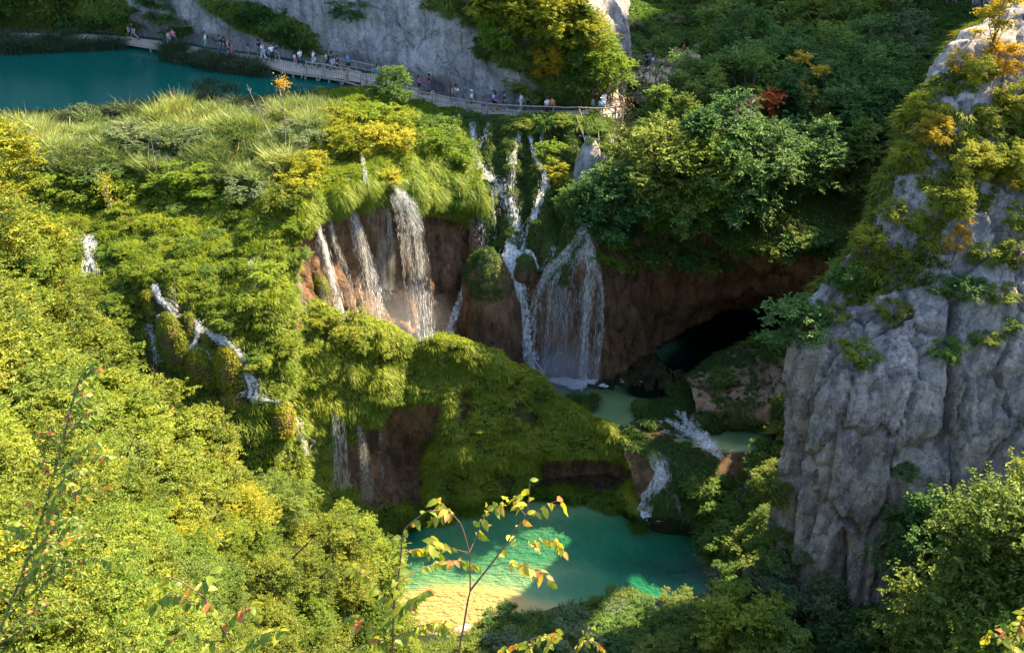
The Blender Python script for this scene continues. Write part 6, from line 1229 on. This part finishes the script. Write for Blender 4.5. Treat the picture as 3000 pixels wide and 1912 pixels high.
# bare, dead and half dead trees
def bare(name, label, base, top, seed=0, r0=.07, nb=7, blen=.35, material=None, cat='dead tree', leaf=None, curve=.05):
    r = np.random.default_rng(seed); base = np.array(base, float); top = np.array(top, float); H = np.linalg.norm(top-base)
    t = np.linspace(0, 1, 7); P = base+(top-base)*t[:, None]+np.cumsum(r.normal(0, curve*H/7, (7, 3)), 0)*np.sin(t*3.0)[:, None]; parts = [tube(P, np.linspace(r0, r0*.25, 7), 6)]; ends = [P[-1]]
    for k in range(nb):
        q = r.uniform(.3, .95); p = np.array([np.interp(q, t, P[:, c]) for c in range(3)]); d = unit(r.normal(size=3)*[1, 1, .35]+[0, 0, .55]); e_ = p+d*H*blen*r.uniform(.4, 1)*(1.15-q)
        m_ = (p+e_)/2+r.normal(0, .03*H, 3); parts.append(tube([p, m_, e_], [r0*.4, r0*.28, r0*.1], 5)); ends.append(e_)
        for _ in range(2):
            s_ = m_+(e_-m_)*r.uniform(0, .8); parts.append(tube([s_, s_+unit(r.normal(size=3)+[0, 0, .6])*H*blen*.22], [r0*.18, r0*.06], 4))
    V, Q = joinm(parts)
    if leaf:
        e = bpy.data.objects.new(name, None); COL.objects.link(e); e.location = tuple(base); e['label'] = label; e['category'] = cat; link('trunk', mesh_np('trunk', V-base, Q), material or DEAD, e)
        C = np.array(ends)[r.integers(0, leaf[1], leaf[2])]+r.normal(0, leaf[3], (leaf[2], 3)); D = unit(r.normal(size=C.shape)); U_ = unit(r.normal(0, .5, C.shape)+[0, 0, 1]); L2 = r.uniform(.1, .17, len(C)); Vl, Ql, tl = leaves_mesh(C-base, D, U_, L2, L2*.7, np.clip(r.normal(.5, .15, len(C)), 0, 1)); link('crown', mesh_np('crown', Vl, Ql, tl, smooth_=False), LM[leaf[0]], e); return e
    return link(name, mesh_np(name, V, Q), material or DEAD, label=label, category=cat)
def up(px, py, h, dx=0, dy=0):
    b = hit(px, py); return b-[0, 0, .2], b+[dx, dy, h]
for lb, a_, b_, s_ in EXTRA: bare('dead_branch', lb, a_, b_, s_, .06, 8, .4, BARKD, 'branch')
b_, t_ = up(286, 153, 5.6, .5, 0); bare('bare_tree', 'slender half bare tree with one tuft of yellow leaves at its tip', b_, t_, 1, .06, 6, leaf=('gold', 1, 260, .26), cat='tree')
b_, t_ = up(279, 150, 5.2, -1.8, .3); bare('dead_tree', 'leaning dead tree just left of the yellow tipped one', b_, t_, 2, .06, 8)
for x, y, h, dx, s_, lb in [(246, 160, 2.2, .1, 3, 'short dark snag among the reeds'), (158, 178, 3.2, .1, 4, 'bare thin tree in the reed bed, left one'), (170, 190, 2.8, .3, 5, 'forked dead tree on the plateau below the reeds'), (304, 165, 2.6, .4, 6, 'dead branchy shrub at the rim near the brown wall'), (318, 150, 2.0, .9, 7, 'bare arched branch over the rim'), (177, 312, 2.6, .3, 8, 'thin bare stick standing in the winding stream')]:
    b_, t_ = up(x, y, h, dx); bare('dead_tree', lb, b_, t_, s_, .05, 6)
b_, t_ = up(113, 216, 3.0, 0); bare('young_tree', 'small sparse yellow leaved tree on the green slope', b_, t_, 9, .05, 9, leaf=('yellow', 8, 420, .35), cat='tree')
for x, y, h, dx, s_, lb in [(727, 206, 9, -.3, 11, 'tall grey dead tree with bare stems right of the bright tree'), (733, 204, 9.5, .4, 12, 'second tall bare stem beside the grey dead tree'), (622, 120, 6.5, -1.2, 13, 'thin bare pole tree near the resting place'), (660, 118, 7.5, -1.0, 14, 'pale bare stem leaning over the resting place'), (616, 152, 4.5, .1, 15, 'brown dead conifer at the right end of the boardwalk')]:
    b_, t_ = up(x, y, h, dx); bare('dead_tree', lb, b_, t_, s_, .09, 9, leaf=('brown', 9, 500, .5) if s_ == 15 else None)
for a, b, s_, lb in [((578, 118), (610, 196), 21, 'long driftwood pole leaning against the grey rock stump'), ((575, 124), (596, 172), 22, 'shorter driftwood branch crossing the long pole'), ((597, 140), (602, 190), 23, 'upright broken branch beside the rock stump')]:
    A = hit(*a)+[0, -.8, 1.2]; B = hit(*b)+[0, -.5, .3]; bare('driftwood', lb, B, A, s_, .13, 3, .12, cat='driftwood', curve=.02)

# ================================================================== CLOSE BRANCHES IN FRONT OF THE CAMERA
def bigleaves(C, D, Nn, L, W, tint):
    S = unit(np.cross(D, Nn)); Nn = unit(np.cross(S, D)); L = L[:, None]; W = W[:, None]; c = lambda a, b, h: C+D*L*a+S*W*b+Nn*L*h
    V = np.stack([c(0, 0, 0), c(.3, 0, .03), c(.68, 0, 0), c(1, 0, -.14), c(.26, .46, .10), c(.62, .40, .05), c(.26, -.46, .10), c(.62, -.40, .05)], 1).reshape(-1, 3)
    o = np.arange(len(C))[:, None]*8; Q = np.concatenate([o+[0, 6, 1, 4], o+[4, 1, 2, 5], o+[1, 6, 7, 2], o+[5, 2, 7, 3]], 1).reshape(-1, 4); return V, Q, np.repeat(tint, 4)
LEAFG = leaf_mat('leaf_close_green', (.05, .1, .01), (.11, .18, .014), (.24, .28, .02), .4, gloss=.06, odd=(.42, .15, .04))
LEAFN = leaf_mat('leaf_close', (.07, .13, .012), (.15, .21, .016), (.32, .3, .025), .45, gloss=.05, odd=(.42, .13, .04))
def spray(name, label, paths, Y, r0, leafL, dens, seed, drop=.8, cat='sapling', group=None, tintc=.5, ystep=0, ext=None, start=.15, lm=None):
    """paths: pixel polylines of stem and twigs at distance Y, with drooping ovate leaves on the twigs"""
    r = np.random.default_rng(seed); parts = []; Cs, Ds = [], []
    for k, (pp, rr, lf) in enumerate(paths):
        yj = Y+ystep*r.normal(); P = np.array([PY(x, y, Y if k == 0 else Y+(yj-Y)*(q/(len(pp)-1))) for q, (x, y) in enumerate(pp)])
        if len(P) > 2: P = catmull(P, np.linspace(0, len(P)-1, len(P)*4))
        if k == 0 and ext: P = np.concatenate([[P[0]-[0, 0, ext]], P])
        parts.append(tube(P, np.linspace(rr*r0, rr*r0*.35, len(P)), 6))
        if lf:
            Lc = np.concatenate([[0], np.cumsum(np.linalg.norm(np.diff(P, axis=0), axis=1))]); n = max(3, int(Lc[-1]*dens*lf)); T = np.gradient(P, axis=0)
            for j in range(n):
                s_ = Lc[-1]*(start+(1-start)*(j+.7)/n); p = np.array([np.interp(s_, Lc, P[:, c]) for c in range(3)]); t = unit(np.array([np.interp(s_, Lc, T[:, c]) for c in range(3)]))
                sd_ = unit(np.cross(t, [0, 0.2, 1]))*(1 if j % 2 else -1); d = unit(t*.45+sd_*.55+[0, 0, -drop*r.uniform(.5, 1.3)]+r.normal(0, .22, 3)); Cs.append(p); Ds.append(d)
    V, Q = joinm(parts); e = bpy.data.objects.new(name, None); COL.objects.link(e); e['label'] = label; e['category'] = cat
    if group: e['group'] = group
    o = V[0].copy(); e.location = tuple(o); link('stem', mesh_np('stem', V-o, Q), TWIG, e)
    C = np.array(Cs); D = np.array(Ds); n = len(C); L = leafL*r.uniform(.6, 1.2, n); U_ = unit(r.normal(0, .45, (n, 3))+[0, -.3, .8]); tint = np.clip(tintc+r.normal(0, .2, n), 0, .93); tint[r.uniform(0, 1, n) < .08] = 1
    Vl, Ql, tl = bigleaves(C-o, D, U_, L, L*.52, tint); link('leaves', mesh_np('leaves', Vl, Ql, tl), lm or LEAFN, e); return e
GQ = 'close leafy saplings in front of the view'
spray('sapling', 'slender forked sapling with drooping leaves in front of the green pool', [
 ([(458, 690), (459, 652), (464, 623), (468, 599), (470, 590), (470, 570), (469, 552), (464, 532), (460, 522)], 1, 0), ([(460, 522), (447, 508), (438, 498)], .4, 1.6), ([(460, 522), (452, 514), (440, 513), (430, 520)], .3, 1.2), ([(469, 552), (475, 539), (482, 522), (488, 504)], .5, 1.0), ([(484, 518), (496, 508), (505, 497)], .3, 1.2),
 ([(470, 590), (489, 566), (505, 545), (516, 528), (526, 515), (529, 495), (530, 477)], .75, .25), ([(505, 548), (529, 543), (541, 539), (556, 541), (563, 551)], .3, .8), ([(489, 566), (509, 562), (526, 566), (543, 572), (550, 582)], .3, .6), ([(516, 528), (530, 517), (545, 505), (560, 500), (566, 506)], .3, .6), ([(526, 515), (518, 505), (515, 495)], .3, 1.5), ([(469, 552), (450, 547), (436, 541), (428, 545)], .25, .7)],
 5.5, .011, .105, 34, 31, ext=5, ystep=.25, group=GQ, tintc=.62, start=.3)
spray('sapling', 'thin leafy sapling left of the forked one', [
 ([(388, 690), (392, 652), (394, 605), (398, 579), (401, 552), (403, 534), (408, 525), (427, 511), (440, 510)], 1, .35), ([(398, 581), (421, 568), (441, 562), (462, 560), (478, 566)], .4, 1.1), ([(401, 553), (420, 548), (438, 552)], .35, 1.5), ([(394, 608), (380, 590), (366, 575), (352, 566)], .4, 1.1), ([(394, 615), (410, 600), (428, 590)], .35, 1.3), ([(393, 640), (412, 628), (440, 622), (452, 634)], .4, 1.3), ([(392, 650), (372, 626), (352, 615), (345, 622)], .4, 1.3), ([(392, 645), (375, 640), (360, 648)], .4, 1.3)],
 5.5, .011, .105, 34, 32, ext=5, ystep=.25, group=GQ, tintc=.55, start=.2)
spray('sapling', 'arching twig with large leaves at the bottom left of the pool', [([(240, 700), (233, 652), (222, 628), (210, 605), (198, 592), (189, 586), (176, 578), (165, 576)], 1, .9), ([(210, 605), (190, 600), (172, 594), (158, 600), (150, 607)], .5, 1.3), ([(205, 597), (206, 582), (212, 572)], .4, 1.3), ([(222, 628), (240, 610), (252, 604)], .5, 1.4), ([(233, 652), (262, 634), (280, 630)], .5, 1.4), ([(228, 640), (205, 640), (186, 632), (170, 640)], .5, 1.3)], 5.5, .012, .105, 34, 33, ext=5, ystep=.25, group=GQ, tintc=.45)
spray('sapling', 'leafy twig tip rising at the bottom centre', [([(566, 700), (572, 660), (578, 645), (583, 634), (593, 625)], 1, 1.0), ([(578, 645), (590, 640), (600, 645), (606, 656)], .6, 1.5), ([(540, 690), (533, 655), (528, 641), (540, 636), (550, 633)], .8, 1.0), ([(528, 641), (512, 645), (500, 650)], .5, 1.2), ([(545, 650), (552, 640), (556, 628)], .5, 1.2)], 5.5, .011, .088, 24, 34, ext=5, ystep=.2, group=GQ, tintc=.58, start=.1)
spray('sapling', 'tuft of pale leaves in the bottom right corner', [([(1018, 700), (1014, 652), (1004, 632), (1000, 622)], 1, 1.2), ([(1014, 640), (1022, 620), (1028, 605)], .6, 1.5), ([(1005, 640), (992, 632), (985, 640)], .5, 1.5)], 5.5, .011, .09, 26, 35, ext=5, ystep=.2, group=GQ, tintc=.7, start=.1)
tw = [([(-8, 652), (10, 604), (20, 580), (28, 556), (43, 514), (54, 474), (64, 436), (74, 396), (80, 378), (91, 358)], 1, .7)]
for k, (x, y, dx, dy) in enumerate([(84, 372, 22, -4), (78, 388, 26, 14), (72, 404, 30, 8), (68, 425, 34, 18), (64, 440, 40, 4), (62, 446, -30, 14), (56, 470, 48, 2), (54, 480, -34, 6), (50, 492, 44, 22), (46, 508, 58, 4), (44, 514, -36, 16), (40, 530, 62, 18), (34, 545, -30, 12), (32, 552, 66, 6), (28, 560, 70, 28), (22, 575, 60, 0), (20, 585, 84, 30), (14, 600, 70, 10), (8, 615, 90, 26), (2, 630, 84, 6), (-4, 645, 110, 12), (10, 604, -20, 18), (20, 580, 40, 50)]):
    q_ = -abs(dx)*(.25+.5*((k*37) % 10)/10); dx = dx*(.6+.5*((k*53) % 10)/10)
    tw.append(([(x, y), (x+dx*.5, y+q_*.7), (x+dx*.85, y+q_*.95), (x+dx*1.1, y+q_*.8)], .35, .9)); tw.append(([(x+dx*.4, y+q_*.55), (x+dx*.5, y+q_*1.3), (x+dx*.8, y+q_*1.7)], .25, .9))
spray('near_tree', 'leafy tree at the left edge with long drooping twigs, closest to the camera', tw, 8.5, .02, .085, 55, 36, ext=4, ystep=.5, cat='tree', tintc=.4, lm=LEAFG)
